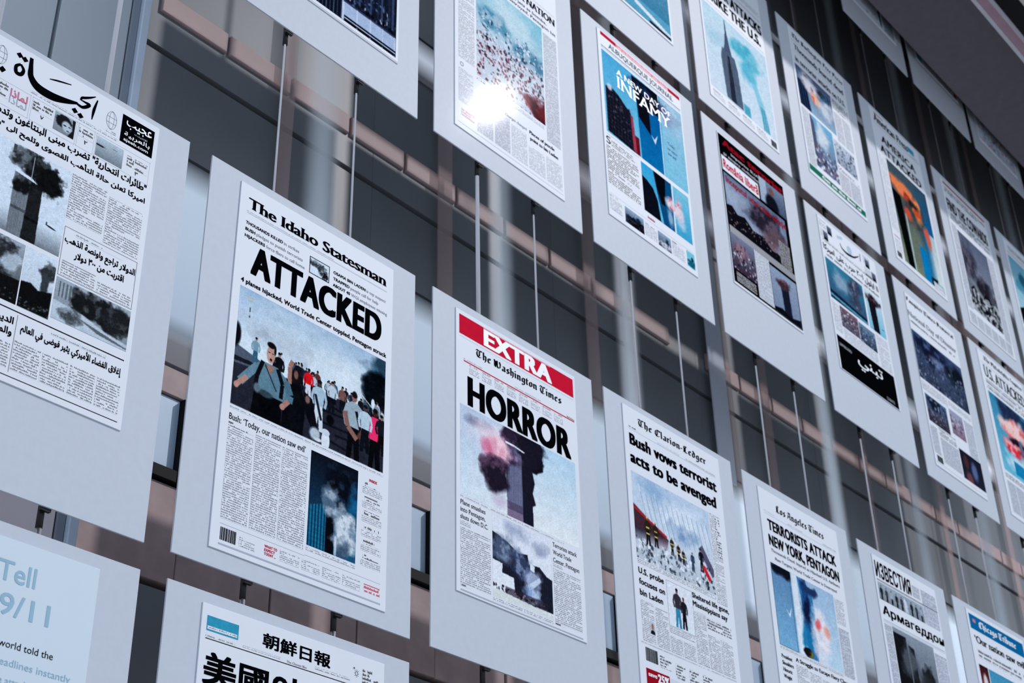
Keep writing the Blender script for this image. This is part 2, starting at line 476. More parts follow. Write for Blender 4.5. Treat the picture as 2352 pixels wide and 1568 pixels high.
# skeletons of broken-pen (blackletter) letters: x height 1, capitals about 1.45
BL = {
 'a': (.76, [[(.2, .82), (.38, .95), (.56, .83), (.56, .17), (.66, .07)], [(.56, .55), (.2, .4), (.2, .15), (.35, .05), (.56, .25)]]),
 'b': (.78, [[(.1, 1.48), (.2, 1.38), (.2, .2), (.38, .05), (.6, .2), (.6, .78), (.42, .95), (.2, .78)]]),
 'c': (.66, [[(.6, .8), (.42, .95), (.2, .8), (.2, .22), (.4, .05), (.6, .2)]]),
 'd': (.78, [[(.6, .2), (.38, .05), (.2, .22), (.2, .8), (.4, .95), (.6, .78)], [(.6, .17), (.6, .95), (.3, 1.4)]]),
 'e': (.70, [[(.62, .22), (.42, .05), (.2, .22), (.2, .8), (.42, .95), (.6, .75), (.2, .48)]]),
 'g': (.78, [[(.6, .8), (.4, .95), (.2, .8), (.2, .3), (.38, .12), (.6, .3)], [(.5, .93), (.6, .83), (.6, -.2), (.4, -.42), (.15, -.28)]]),
 'h': (.78, [[(.1, 1.48), (.2, 1.38), (.2, .17), (.3, .07)], [(.2, .8), (.42, .97), (.58, .83), (.58, .1), (.42, -.28)]]),
 'i': (.42, [[(.1, .93), (.2, .83), (.2, .17), (.3, .07)], [(.14, 1.36), (.24, 1.26)]]),
 'l': (.42, [[(.1, 1.48), (.2, 1.38), (.2, .17), (.3, .07)]]),
 'm': (1.14, [[(.1, .93), (.2, .83), (.2, .17), (.3, .07)], [(.2, .8), (.4, .97), (.55, .83), (.55, .12)], [(.55, .8), (.76, .97), (.92, .83), (.92, .17), (1.02, .07)]]),
 'n': (.80, [[(.1, .93), (.2, .83), (.2, .17), (.3, .07)], [(.2, .8), (.42, .97), (.58, .83), (.58, .17), (.68, .07)]]),
 'o': (.78, [[(.2, .8), (.2, .22), (.38, .05), (.6, .2), (.6, .78), (.42, .95), (.2, .8)]]),
 'p': (.78, [[(.1, .93), (.2, .83), (.2, -.42)], [(.2, .8), (.42, .95), (.6, .8), (.6, .22), (.4, .05), (.2, .2)]]),
 'q': (.78, [[(.6, .8), (.4, .95), (.2, .8), (.2, .22), (.4, .05), (.6, .22)], [(.5, .93), (.6, .83), (.6, -.42)]]),
 'r': (.56, [[(.1, .93), (.2, .83), (.2, .17), (.3, .07)], [(.2, .76), (.36, .94), (.5, .82)]]),
 's': (.70, [[(.56, .85), (.38, .95), (.2, .8), (.24, .62), (.56, .4), (.56, .2), (.38, .05), (.16, .18)]]),
 't': (.54, [[(.22, 1.25), (.22, .2), (.36, .06), (.5, .16)], [(.05, .9), (.48, .9)]]),
 'u': (.80, [[(.1, .93), (.2, .83), (.2, .2), (.34, .05), (.58, .25)], [(.5, .93), (.58, .83), (.58, .17), (.68, .07)]]),
 '-': (.5, [[(.1, .5), (.4, .5)]]), ' ': (.42, []),
 'T': (1.12, [[(.1, 1.2), (.15, 1.4), (.5, 1.3), (.85, 1.45), (1.0, 1.3)], [(.45, 1.3), (.22, 1.0), (.2, .5), (.4, .1), (.75, .08), (.98, .3)], [(.62, 1.25), (.62, .3)]]),
 'C': (1.12, [[(.98, 1.3), (.6, 1.45), (.25, 1.15), (.2, .45), (.45, .08), (.8, .12), (1.0, .35)], [(.55, 1.3), (.55, .3)], [(.98, 1.45), (.98, 1.1)]]),
 'W': (1.36, [[(.1, 1.38), (.2, 1.25), (.2, .3), (.4, .08), (.64, .3)], [(.64, 1.4), (.64, .3), (.84, .08), (1.1, .25), (1.18, .9), (1.02, 1.4)], [(.42, 1.3), (.42, .3)]]),
 'L': (1.0, [[(.45, 1.45), (.25, 1.3), (.3, .9), (.25, .15)], [(.08, .1), (.35, .2), (.75, .05), (.95, .25)], [(.3, 1.3), (.6, 1.45), (.7, 1.15)], [(.5, 1.2), (.5, .3)]]),
 'A': (1.0, [[(.1, 1.2), (.35, 1.42), (.75, 1.35), (.75, .17), (.88, .07)], [(.45, 1.35), (.25, .7), (.12, .1)], [(.2, .6), (.75, .6)]]),
 'B': (1.02, [[(.12, 1.4), (.25, 1.25), (.25, .1)], [(.25, 1.3), (.6, 1.45), (.82, 1.2), (.5, .8), (.88, .5), (.75, .15), (.4, .05), (.1, .15)], [(.5, 1.2), (.5, .2)]]),
 'F': (.96, [[(.08, 1.25), (.35, 1.42), (.9, 1.35)], [(.4, 1.35), (.28, 1), (.35, .1)], [(.35, .8), (.75, .8)], [(.6, 1.35), (.6, .5)]]),
 'P': (1.0, [[(.12, 1.4), (.28, 1.25), (.28, -.1)], [(.28, 1.25), (.6, 1.45), (.88, 1.2), (.82, .7), (.35, .58)], [(.56, 1.3), (.56, .7)]]),
 'D': (1.1, [[(.1, 1.3), (.45, 1.42), (.9, 1.1), (.92, .5), (.6, .08), (.15, .12)], [(.32, 1.3), (.3, .15)], [(.56, 1.3), (.56, .25)]]),
 'I': (.78, [[(.12, 1.3), (.45, 1.42), (.7, 1.3)], [(.45, 1.4), (.32, 1), (.4, .3), (.12, .08)]]),
}
def blackletter(t):
    V, F, x0, q = [], [], 0.0, 0
    for ch in t:
        adv, strokes = BL.get(ch, BL['o'])
        n1, n2 = (.118, .100) if ch.islower() else (.112, .105)
        for st in strokes:
            for (ax, ay), (bx, by) in zip(st[:-1], st[1:]):
                for nx, ny in ((n1, n2), (.022, -.030)):
                    b_ = len(V)
                    V += [(x0 + ax - nx, ay - ny, q), (x0 + ax + nx, ay + ny, q), (x0 + bx + nx, by + ny, q), (x0 + bx - nx, by - ny, q)]
                    cr = (2 * nx) * (by - ay) - (2 * ny) * (bx - ax)
                    F.append((b_, b_ + 1, b_ + 2, b_ + 3) if cr > 0 else (b_ + 3, b_ + 2, b_ + 1, b_))
                    q = (q + 1) % 12
        x0 += adv
    V = np.array(V, float)
    V[:, :2] *= CH / 1.45
    return V, F

def lettering(s, style):
    if style == 'blackl':
        return blackletter(s)
    fx, fyy = {'bold': (.036, .018), 'black': (.058, .024), 'semi': (.010, .008), 'arabic': (.010, .010), 'arabicb': (.026, .024),
               'cjk': (.010, .010), 'cjkb': (.026, .022), 'serif': (.004, -.012), 'serifb': (.040, -.010), 'didone': (.03, -.01)}.get(style, (0, 0))
    v, fs = glyphs(s, 'any', 0, 7 if style == 'black' else 3, {'serifb': 1.0, 'black': 1.07, 'bold': 1.05}.get(style, 1.0))
    if fyy > 0:
        smear = [(a * fx, b_ * fyy) for a in (-1, 0, 1) for b_ in (-1, 0, 1)] if fx > .015 else [(a * fx, b_ * fyy) for a in (-1, 1) for b_ in (-1, 1)]
    else:
        n_ = 2 if fx < .02 else 3
        smear = [(fx * (2 * i / (n_ - 1) - 1), 0) for i in range(n_)]
    if style == 'sans':
        smear = [(0, 0)]
    V = []; F = []
    for dx, dy in smear:
        b0 = sum(len(q) for q in V)
        V.append(np.column_stack([v + np.array([dx, dy]), np.full(len(v), len(V) * 1.0)]))
        F += [tuple(i + b0 for i in f_) for f_ in fs]
    if style in ('serif', 'serifb', 'didone'):
        sm = max(abs(q[0]) for q in smear)
        extra = []; nb = sum(len(q) for q in V)
        for a, b in border(fs):
            pa, pb = v[a], v[b]
            L = abs(pa[0] - pb[0])
            if abs(pa[1] - pb[1]) > 2e-3 or L < 0.04 or L > 0.16:
                continue
            y = pa[1]
            near = min((abs(y - q), q) for q in (0.0, 0.449, CH, -0.23))
            if near[0] > 0.02:
                continue
            up = 1 if near[1] in (0.0, -0.23) else -1
            mx = (pa[0] + pb[0]) / 2
            w = L / 2 + sm + 0.045
            w2 = L / 2 + sm + 0.005
            extra += [(mx - w, y), (mx + w, y), (mx + w, y + up * 0.024), (mx + w2, y + up * 0.06), (mx - w2, y + up * 0.06), (mx - w, y + up * 0.024)]
            F.append(tuple(range(nb, nb + 6)) if up > 0 else tuple(range(nb + 5, nb - 1, -1)))
            nb += 6
        if extra:
            V.append(np.column_stack([np.array(extra), np.full(len(extra), len(V) * 1.0)]))
    return np.vstack(V), F

# ------------------------------------------------------------------ arabic letter joining
AR = {'ء': (0xFE80, 1), 'آ': (0xFE81, 2), 'أ': (0xFE83, 2), 'ؤ': (0xFE85, 2), 'إ': (0xFE87, 2), 'ئ': (0xFE89, 4), 'ا': (0xFE8D, 2), 'ب': (0xFE8F, 4),
      'ة': (0xFE93, 2), 'ت': (0xFE95, 4), 'ث': (0xFE99, 4), 'ج': (0xFE9D, 4), 'ح': (0xFEA1, 4), 'خ': (0xFEA5, 4), 'د': (0xFEA9, 2), 'ذ': (0xFEAB, 2),
      'ر': (0xFEAD, 2), 'ز': (0xFEAF, 2), 'س': (0xFEB1, 4), 'ش': (0xFEB5, 4), 'ص': (0xFEB9, 4), 'ض': (0xFEBD, 4), 'ط': (0xFEC1, 4), 'ظ': (0xFEC5, 4),
      'ع': (0xFEC9, 4), 'غ': (0xFECD, 4), 'ف': (0xFED1, 4), 'ق': (0xFED5, 4), 'ك': (0xFED9, 4), 'ل': (0xFEDD, 4), 'م': (0xFEE1, 4), 'ن': (0xFEE5, 4),
      'ه': (0xFEE9, 4), 'و': (0xFEED, 2), 'ى': (0xFEEF, 2), 'ي': (0xFEF1, 4), '1': (0xFEFB, 2), '2': (0xFEF7, 2), '3': (0xFEF9, 2)}
def shape(s):
    s = s.replace('لا', '1').replace('لأ', '2').replace('لإ', '3')
    out = []
    for i, ch in enumerate(s):
        if ch not in AR:
            out.append(ch); continue
        base, n = AR[ch]
        prev = i > 0 and s[i - 1] in AR and AR[s[i - 1]][1] == 4
        nxt = i + 1 < len(s) and s[i + 1] in AR and AR[s[i + 1]][1] != 1 and n == 4
        prev = prev and n > 1
        k = 0
        if n == 2:
            k = 1 if prev else 0
        elif n == 4:
            k = 3 if (prev and nxt) else (1 if prev else (2 if nxt else 0))
        out.append(chr(base + k))
    t = ''.join(out[::-1])
    # numbers keep their own left-to-right order
    r, i = '', 0
    while i < len(t):
        j = i
        while j < len(t) and '٠' <= t[j] <= '٩':
            j += 1
        if j > i:
            r += t[i:j][::-1]; i = j
        else:
            r += t[i]; i += 1
    return r

# ------------------------------------------------------------------ painting press photographs onto a grid
class Pic:
    def __init__(s, w, h, res, top=(200, 215, 228), bot=(170, 190, 206), seed=1):
        s.w, s.h = w, h
        res = res * 1.3
        s.nx, s.ny = max(6, int(w * res)), max(6, int(h * res))
        s.X, s.Y = np.meshgrid(np.linspace(0, 1, s.nx), np.linspace(0, 1, s.ny))
        s.asp = w / h
        s.a = np.zeros((s.ny, s.nx, 3))
        s.r = np.random.default_rng(seed)
        s.grad(top, bot)
    def grad(s, top, bot, y0=0.0, y1=1.0, m=None):
        k = np.clip((s.Y - y0) / (y1 - y0), 0, 1)[..., None]
        g = np.array(top) * (1 - k) + np.array(bot) * k
        if m is None:
            s.a = g
        else:
            s.a = s.a * (1 - m[..., None]) + g * m[..., None]
    def fbm(s, sc, seed=0, oct=4, sy=1.0):
        out = np.zeros_like(s.X); amp = 1; tot = 0
        for o in range(oct):
            n = int(sc * 2 ** o) + 2
            g = np.random.default_rng(seed * 17 + o).random((n + 2, n + 2))
            x = s.X * (n - 1) * min(1, s.asp); y = s.Y * (n - 1) * min(1, 1 / s.asp) * sy
            y = np.clip(y, 0, n)
            xi = x.astype(int); yi = y.astype(int)
            fx = x - xi; fy = y - yi
            fx = fx * fx * (3 - 2 * fx); fy = fy * fy * (3 - 2 * fy)
            v = (g[yi, xi] * (1 - fx) + g[yi, xi + 1] * fx) * (1 - fy) + (g[yi + 1, xi] * (1 - fx) + g[yi + 1, xi + 1] * fx) * fy
            out += v * amp; tot += amp; amp *= 0.55
        return out / tot
    def put(s, m, c):
        m = np.clip(m, 0, 1)[..., None]
        s.a = s.a * (1 - m) + np.array(c, float) * m
    def ell(s, cx, cy, rx, ry, c, al=1, soft=0.15, rot=0, rough=0, seed=3):
        dx = (s.X - cx); dy = (s.Y - cy)
        if rot:
            ca, sa = math.cos(rot), math.sin(rot)
            dx2 = dx * s.asp; dx, dy = (dx2 * ca + dy * sa) / s.asp, -dx2 * sa + dy * ca
        d_ = np.sqrt((dx / rx) ** 2 + (dy / ry) ** 2)
        if rough:
            d_ = d_ + (s.fbm(9, seed, 4) - 0.5) * rough
        s.put(np.clip((1 - d_) / soft, 0, 1) * al, c)
    def smoke(s, cx, cy, rx, ry, c, al=1, seed=1, soft=0.5, c2=None):
        dx = (s.X - cx) / rx; dy = (s.Y - cy) / ry
        n = s.fbm(6, seed, 5)
        d_ = np.sqrt(dx * dx + dy * dy) + (n - 0.5) * 1.5
        mk_ = np.clip((1 - d_) / soft, 0, 1) * al
        s.put(mk_, c)
        if c2 is not None:
            n2 = s.fbm(11, seed + 40, 4)
            s.put(mk_ * np.clip((n2 - 0.48) * 5, 0, 1) * 0.8, c2)
    def poly(s, pts, c, al=1, blur=0):
        ins = np.zeros_like(s.X, bool)
        n = len(pts)
        for i in range(n):
            x1, y1 = pts[i]; x2, y2 = pts[(i + 1) % n]
            if y1 == y2:
                continue
            cond = ((s.Y >= min(y1, y2)) & (s.Y < max(y1, y2)))
            xx = x1 + (s.Y - y1) * (x2 - x1) / (y2 - y1)
            ins ^= cond & (s.X < xx)
        mm = ins.astype(float)
        for _ in range(blur + 1):
            mm = (mm + np.roll(mm, 1, 0) + np.roll(mm, -1, 0) + np.roll(mm, 1, 1) + np.roll(mm, -1, 1)) / 5
        if isinstance(c, np.ndarray) and c.ndim == 3:
            s.a = s.a * (1 - mm[..., None] * al) + c * mm[..., None] * al
        else:
            s.put(mm * al, c)
        return mm
    def rect(s, x0, y0, x1, y1, c, al=1, blur=0):
        return s.poly([(x0, y0), (x1, y0), (x1, y1), (x0, y1)], c, al, blur)
    def stroke(s, pts, w, c, al=1):
        for (x1, y1), (x2, y2) in zip(pts[:-1], pts[1:]):
            dx, dy = (x2 - x1) * s.asp, (y2 - y1)
            L = math.hypot(dx, dy) or 1e-6
            nx, ny = -dy / L * w / s.asp, dx / L * w
            s.poly([(x1 + nx, y1 + ny), (x2 + nx, y2 + ny), (x2 - nx, y2 - ny), (x1 - nx, y1 - ny)], c, al)
    def stripes(s, mm, n, dark=0.7, ax=0):
        t = (s.X if ax == 0 else s.Y) * n
        k = 1 - (1 - dark) * (np.sin(t * 2 * math.pi) > 0) * mm
        s.a = s.a * k[..., None]
    def grain(s, am=10, sc=30, seed=5):
        s.a = s.a + (s.fbm(sc, seed, 3)[..., None] - 0.5) * 2 * am
    def rubble(s, y0, y1, cols, n=200, sz=0.02, x0=0, x1=1):
        for _ in range(n):
            x = s.r.uniform(x0, x1); y = s.r.uniform(y0, y1)
            c = cols[s.r.integers(len(cols))]
            a_ = s.r.uniform(0, 3.14); L = sz * s.r.uniform(.5, 1.6); w = L * s.r.uniform(.25, .8)
            p = []
            for q in ((1, 0), (0, 1), (-1, 0), (0, -1)):
                ex, ey = q[0] * L, q[1] * w
                p.append((x + (ex * math.cos(a_) - ey * math.sin(a_)) / s.asp, y + ex * math.sin(a_) + ey * math.cos(a_)))
            s.poly(p, c)
    def person(s, x, y, h, shirt, pants, skin=(150, 120, 110), hair=(25, 22, 24), lean=0.0):
        """x,y = feet middle; h = body height in picture heights"""
        k = h / s.asp
        s.poly([(x - .085 * k, y - .52 * h), (x + .085 * k, y - .52 * h), (x + .12 * k, y), (x + .03 * k, y), (x, y - .3 * h), (x - .04 * k, y), (x - .12 * k, y)], pants)
        s.poly([(x - .13 * k + lean, y - .8 * h), (x - .05 * k + lean, y - .85 * h), (x + .05 * k + lean, y - .85 * h), (x + .13 * k + lean, y - .8 * h), (x + .10 * k, y - .48 * h), (x - .10 * k, y - .48 * h)], shirt)
        s.stroke([(x - .12 * k + lean, y - .79 * h), (x - .17 * k, y - .62 * h), (x - .13 * k, y - .48 * h)], .028 * h, shirt)
        s.stroke([(x + .12 * k + lean, y - .79 * h), (x + .17 * k, y - .62 * h), (x + .14 * k, y - .48 * h)], .028 * h, shirt)
        s.ell(x + lean, y - .915 * h, .055 * k, .072 * h, skin, 1, .3)
        s.ell(x + lean, y - .955 * h, .058 * k, .045 * h, hair, 1, .3)
    def mono(s, k=1.0, tint=(0.93, 1.0, 1.06)):
        g = s.a.mean(-1, keepdims=True) * np.array(tint)
        s.a = s.a * (1 - k) + g * k

TONE = 1.0
def photo(parent, pn, u0, v0, u1, v1, pic, name='photograph', layer=1):
    ny, nx = pic.ny, pic.nx
    Xs = (np.linspace(u0, u1, nx) - 0.5) * U
    Zs = (BH - np.linspace(v0, v1, ny)) * U
    gx, gz = np.meshgrid(Xs, Zs)
    co = np.stack([gx, np.full_like(gx, -(0.00388 + 0.00012 * layer) * U), gz], -1).reshape(-1, 3)
    i = np.arange(ny * nx).reshape(ny, nx)
    q = np.stack([i[1:, :-1], i[1:, 1:], i[:-1, 1:], i[:-1, :-1]], -1).reshape(-1, 4)
    me = bpy.data.meshes.new(name)
    me.vertices.add(len(co)); me.vertices.foreach_set('co', co.ravel())
    me.loops.add(q.size); me.loops.foreach_set('vertex_index', q.ravel())
    me.polygons.add(len(q)); me.polygons.foreach_set('loop_start', np.arange(0, q.size, 4))
    me.update(calc_edges=True)
    g_ = np.random.default_rng(ny * 7 + nx).normal(0, 1, (ny, nx))
    g_ = (g_ + np.roll(g_, 1, 0) + np.roll(g_, 1, 1)) / 3
    tx = (pic.fbm(26, 77, 4) - 0.5) * 2
    a_ = pic.a + (g_ * 9 + tx * 9)[..., None] * (0.35 + pic.a / 255)
    c = np.clip(a_, 0, 255) / 255 * TONE
    c = np.clip(c * 1.07 * (1 - 0.5 * (1 - c) ** 3), 0, 1)
    c = np.where(c <= 0.04045, c / 12.92, ((c + 0.055) / 1.055) ** 2.4).reshape(-1, 3)
    at = me.color_attributes.new('Col', 'FLOAT_COLOR', 'POINT')
    at.data.foreach_set('color', np.hstack([c, np.ones((len(c), 1))]).ravel())
    me.materials.append(M['photo'])
    return link(name, me, parent)

# ------------------------------------------------------------------ boards
SLEEVES = {}
class Board:
    def __init__(s, col, row, label, page, dx=0.0, dz=0.0, pagemat='paper'):
        x0 = col * PX + dx
        z0 = TOP[row] + dz - BH
        s.col, s.row = col, row
        s.root = empty('newspaper_board', W(x0 + 0.5, 0, z0))
        s.root['label'] = label
        s.root['category'] = 'display board'
        s.root['group'] = 'framed front pages hung on steel cables'
        v, fc = bevelled(-0.5 * U, 0.5 * U, 0, 0.0055 * U, 0, BH * U, 0.0004)
        mk('mount_board', v, fc, M['board'], s.root)
        u0, v0, u1, v1 = page
        v, fc = bevelled((u0 - 0.5) * U, (u1 - 0.5) * U, -0.0038 * U, 0, (BH - v1) * U, (BH - v0) * U, 0.0005)
        s.page = mk('front_page', v, fc, M[pagemat], s.root)
        for k, cx in enumerate((0.306, 0.684)):
            for zc in (-0.008, BH - 0.09):
                xx = cx - dx - 0.5
                vs = boxv((xx - 0.016) * U, (xx + 0.016) * U, 0.0060 * U, 0.0185 * U, zc * U, (zc + 0.06) * U)
                mk('cable_clamp', vs, BF, M['black_metal'], s.root)
            SLEEVES.setdefault((col, k), []).append(z0)
    def P(s, pts, mat, name, layer=3):
        """flat printed polygon"""
        y = -(0.00388 + 0.00012 * layer) * U
        me = mk(name, [((u - 0.5) * U, y, (BH - v) * U) for u, v in pts], [tuple(range(len(pts)))[::-1]], M[mat], s.page)
        return me
    def R(s, u0, v0, u1, v1, mat, name='rule_line', layer=3, uv=False):
        y = -(0.00388 + 0.00012 * layer) * U
        o = mk(name, [((u0 - .5) * U, y, (BH - v1) * U), ((u1 - .5) * U, y, (BH - v1) * U), ((u1 - .5) * U, y, (BH - v0) * U), ((u0 - .5) * U, y, (BH - v0) * U)], [(0, 1, 2, 3)], M[mat], s.page)
        if uv:
            l = o.data.uv_layers.new(name='UVMap')
            for i, q in enumerate(((0, 0), (1, 0), (1, 1), (0, 1))):
                l.data[i].uv = q
        return o
    def C(s, u0, v0, u1, v1, mat='type', name='text_column', layer=2):
        return s.R(u0, v0, u1, v1, mat, name, layer, True)
    def frame(s, u0, v0, u1, v1, w=0.0022, mat='ink', layer=4, name='picture_border'):
        y = -(0.00388 + 0.00012 * layer) * U
        V = []; F = []
        for a in ((u0, v0, u1, v0 + w), (u0, v1 - w, u1, v1), (u0, v0, u0 + w, v1), (u1 - w, v0, u1, v1)):
            b = len(V)
            V += [((a[0] - .5) * U, y, (BH - a[3]) * U), ((a[2] - .5) * U, y, (BH - a[3]) * U), ((a[2] - .5) * U, y, (BH - a[1]) * U), ((a[0] - .5) * U, y, (BH - a[1]) * U)]
            F.append((b, b + 1, b + 2, b + 3))
        return mk(name, V, F, M[mat], s.page)
    def T(s, t, u0, vb, h, u1=None, style='sans', mat='ink', name='headline', layer=5, box=False, right=False):
        """u0..u1 text run, vb baseline, h cap height; box=True fits the ink box to h"""
        if style.startswith('arabic'):
            t = shape(t); box = True
        V, F = lettering(t, style)
        V = V.copy()
        if style.startswith('cjk'):
            box = True
        if box:
            lo, hi = V[:, 1].min(), V[:, 1].max()
            sy = h / (hi - lo); V[:, 1] = (V[:, 1] - lo) * sy
        else:
            fy = {'bold': 0.018, 'black': 0.024, 'semi': 0.008}.get(style, 0)
            sy = h / (CH + 2 * fy); V[:, 1] = (V[:, 1] + fy) * sy
        xl, xh = V[:, 0].min(), V[:, 0].max()
        sx_ = sy if u1 is None else (u1 - u0) / (xh - xl)
        V[:, 0] = (V[:, 0] - xl) * sx_ + u0
        y = -(0.00388 + 0.00012 * layer) * U
        co = [((p[0] - .5) * U, y - p[2] * 4.0e-6, (BH - vb + p[1]) * U) for p in V]
        return mk(name, co, F, M[mat], s.page)
    def pic(s, u0, v0, u1, v1, res, **k):
        p = Pic(u1 - u0, v1 - v0, res, **k)
        p.box = (u0, v0, u1, v1)
        return p
    def place(s, p, name='photograph', layer=1, label=None):
        o = photo(s.page, s, *p.box, p, name, layer)
        if label:
            o['label'] = label
        return o
    def bar(s, u0, v0, u1, v1, seed=1):
        rr = np.random.default_rng(seed)
        V = []; F = []; x = u0
        y = -0.0043 * U
        while x < u1:
            w = rr.choice([0.0016, 0.0028, 0.004]); 
            b = len(V)
            V += [((x - .5) * U, y, (BH - v1) * U), ((x + w - .5) * U, y, (BH - v1) * U), ((x + w - .5) * U, y, (BH - v0) * U), ((x - .5) * U, y, (BH - v0) * U)]
            F.append((b, b + 1, b + 2, b + 3))
            x += w + rr.choice([0.0012, 0.002])
        return mk('barcode', V, F, M['ink'], s.page)
    def nib(s, pts, ws, mat='ink', name='masthead', layer=5, sub=8):
        """brush stroke: polyline with a width at each point, smoothed"""
        P_ = np.array(pts, float); n = len(P_)
        tt = np.linspace(0, n - 1, (n - 1) * sub + 1)
        def cr(A, t):
            i = min(int(t), n - 2); f_ = t - i
            p0 = A[max(i - 1, 0)]; p1 = A[i]; p2 = A[i + 1]; p3 = A[min(i + 2, n - 1)]
            return 0.5 * ((2 * p1) + (-p0 + p2) * f_ + (2 * p0 - 5 * p1 + 4 * p2 - p3) * f_ ** 2 + (-p0 + 3 * p1 - 3 * p2 + p3) * f_ ** 3)
        C_ = np.array([cr(P_, t) for t in tt]); w = np.array([cr(np.array(ws, float), t) for t in tt])
        g = np.gradient(C_, axis=0); g /= np.linalg.norm(g, axis=1)[:, None] + 1e-9
        nn = np.stack([-g[:, 1], g[:, 0]], 1)
        A = C_ + nn * w[:, None] / 2; B = C_ - nn * w[:, None] / 2
        y = -(0.00388 + 0.00012 * layer) * U
        V = [((p[0] - .5) * U, y, (BH - p[1]) * U) for p in np.vstack([A, B])]
        k = len(A)
        F = [(i, i + 1, k + i + 1, k + i) for i in range(k - 1)]
        return mk(name, V, F, M[mat], s.page)
    def ring(s, cx, cy, rx, ry, w, mat='lgrey', name='emblem', layer=4):
        th = np.linspace(0, 2 * math.pi, 33)
        V = []; F = []
        y = -(0.00388 + 0.00012 * layer) * U
        for k_ in (1, 0):
            for t in th[:-1]:
                V.append(((cx + (rx - w * (1 - k_)) * math.cos(t) - .5) * U, y, (BH - cy + (ry - w * (1 - k_)) * math.sin(t)) * U))
        for i in range(32):
            F.append((i, (i + 1) % 32, 32 + (i + 1) % 32, 32 + i))
        return mk(name, V, F, M[mat], s.page)

TALL = (0.130, 0.037, 0.878, 1.40)
# ================================================================== row 1, column 0 : arabic paper with burning tower
b = Board(0, 1, 'board with an Arabic front page showing a grey photo of a smoking tower', (0.125, 0.023, 0.872, 1.152), 0.0076, -0.0051)
b.nib([(0.383, 0.042), (0.386, 0.08), (0.392, 0.112), (0.420, 0.136), (0.470, 0.139), (0.520, 0.126), (0.562, 0.110)], [0.012, 0.016, 0.022, 0.030, 0.030, 0.020, 0.008])
b.nib([(0.557, 0.112), (0.581, 0.114), (0.603, 0.092), (0.586, 0.090), (0.569, 0.090)], [0.008, 0.011, 0.012, 0.007, 0.004])
b.nib([(0.569, 0.091), (0.574, 0.080), (0.585, 0.073), (0.604, 0.060), (0.621, 0.046)], [0.004, 0.009, 0.009, 0.007, 0.003])
b.nib([(0.630, 0.055), (0.625, 0.08), (0.621, 0.106), (0.619, 0.140)], [0.004, 0.008, 0.010, 0.003])
b.nib([(0.454, 0.080), (0.484, 0.069), (0.530, 0.055)], [0.003, 0.006, 0.003])
for x, y in ((0.556, 0.143), (0.578, 0.150), (0.343, 0.057), (0.362, 0.062)):
    b.P([(x - .012, y), (x, y - .011), (x + .012, y), (x, y + .011)], 'ink', 'masthead_dot', 5)
b.nib([(0.352, 0.088), (0.338, 0.104), (0.342, 0.126), (0.358, 0.124), (0.364, 0.104), (0.352, 0.088)], [0.008, 0.011, 0.014, 0.013, 0.011, 0.008])
b.nib([(0.291, 0.152), (0.302, 0.136)], [0.016, 0.016])
for cx, cy in ((0.690, 0.100), (0.285, 0.093)):
    b.ring(cx, cy, 0.020, 0.036, 0.0025)
    b.ring(cx, cy, 0.010, 0.036, 0.0018, name='emblem_line')
    b.R(cx - .018, cy - .012, cx + .018, cy - .010, 'lgrey', 'emblem_line', 4)
    b.R(cx - .018, cy + .010, cx + .018, cy + .012, 'lgrey', 'emblem_line', 4)
b.C(0.675, 0.141, 0.712, 0.151, 'type')
b.C(0.40, 0.160, 0.72, 0.168, 'type_s')
b.R(0.728, 0.048, 0.855, 0.158, 'ink', 'black_banner', 2)
b.T('عجيب', 0.745, 0.095, 0.036, 0.845, 'arabic', 'white', 'banner_lettering')
b.T('الانترنت', 0.78, 0.108, 0.010, 0.83, 'arabic', 'lgrey', 'banner_lettering')
b.T('بالعربية', 0.742, 0.132, 0.022, 0.842, 'arabic', 'white', 'banner_lettering')
b.T('ajeeb.com', 0.742, 0.148, 0.012, 0.838, 'semi', 'white', 'banner_lettering')
for x0, x1 in ((0.13, 0.275), (0.285, 0.405), (0.411, 0.573), (0.578, 0.640), (0.645, 0.853)):
    b.frame(x0, 0.178, x1, 0.268, 0.0015, 'pale_grey', 3, 'box_border')
b.T('لماذا', 0.336, 0.222, 0.030, 0.396, 'arabicb', 'pinkt', 'box_title')
b.T('لماذا', 0.336, 0.247, 0.026, 0.396, 'arabic', 'lgrey', 'box_title')
b.C(0.415, 0.186, 0.485, 0.225, 'type_b'); b.T('٧', 0.445, 0.245, 0.014, 0.457, 'arabic')
b.C(0.582, 0.192, 0.636, 0.225, 'type_b'); b.T('٢', 0.605, 0.246, 0.014, 0.617, 'arabic')
b.C(0.765, 0.196, 0.845, 0.236, 'type_b'); b.T('٣', 0.80, 0.256, 0.014, 0.812, 'arabic')
b.C(0.290, 0.186, 0.330, 0.24, 'type_b')
p = b.pic(0.492, 0.182, 0.567, 0.253, 700, top=(150, 165, 180), bot=(120, 130, 145), seed=3)
p.ell(.45, .35, .42, .38, (30, 36, 46), 1, .2, -.3, .3); p.ell(.62, .55, .27, .34, (176, 186, 196), 1, .3, -.3); p.ell(.52, .52, .10, .05, (50, 56, 66), 1, .5); p.ell(.75, .5, .08, .04, (50, 56, 66), 1, .5)
p.ell(.70, .74, .10, .04, (70, 76, 86), 1, .5); p.poly([(.85, 0), (1, 0), (1, 1), (.7, 1), (.9, .6)], (30, 36, 46), 1, 1); p.mono(); b.place(p)
p = b.pic(0.648, 0.186, 0.750, 0.262, 500, top=(176, 190, 206), bot=(112, 128, 150), seed=4)
p.ell(.15, .42, .22, .06, (40, 46, 60), 1, .4, 0, .5); p.ell(.68, .26, .12, .03, (120, 130, 145), 1, .5); p.mono(); b.place(p)
b.T('"طائرات انتحارية" تضرب مبنى البنتاغون وتدمر برجى التجارة', 0.135, 0.306, 0.037, 0.851, 'arabicb')
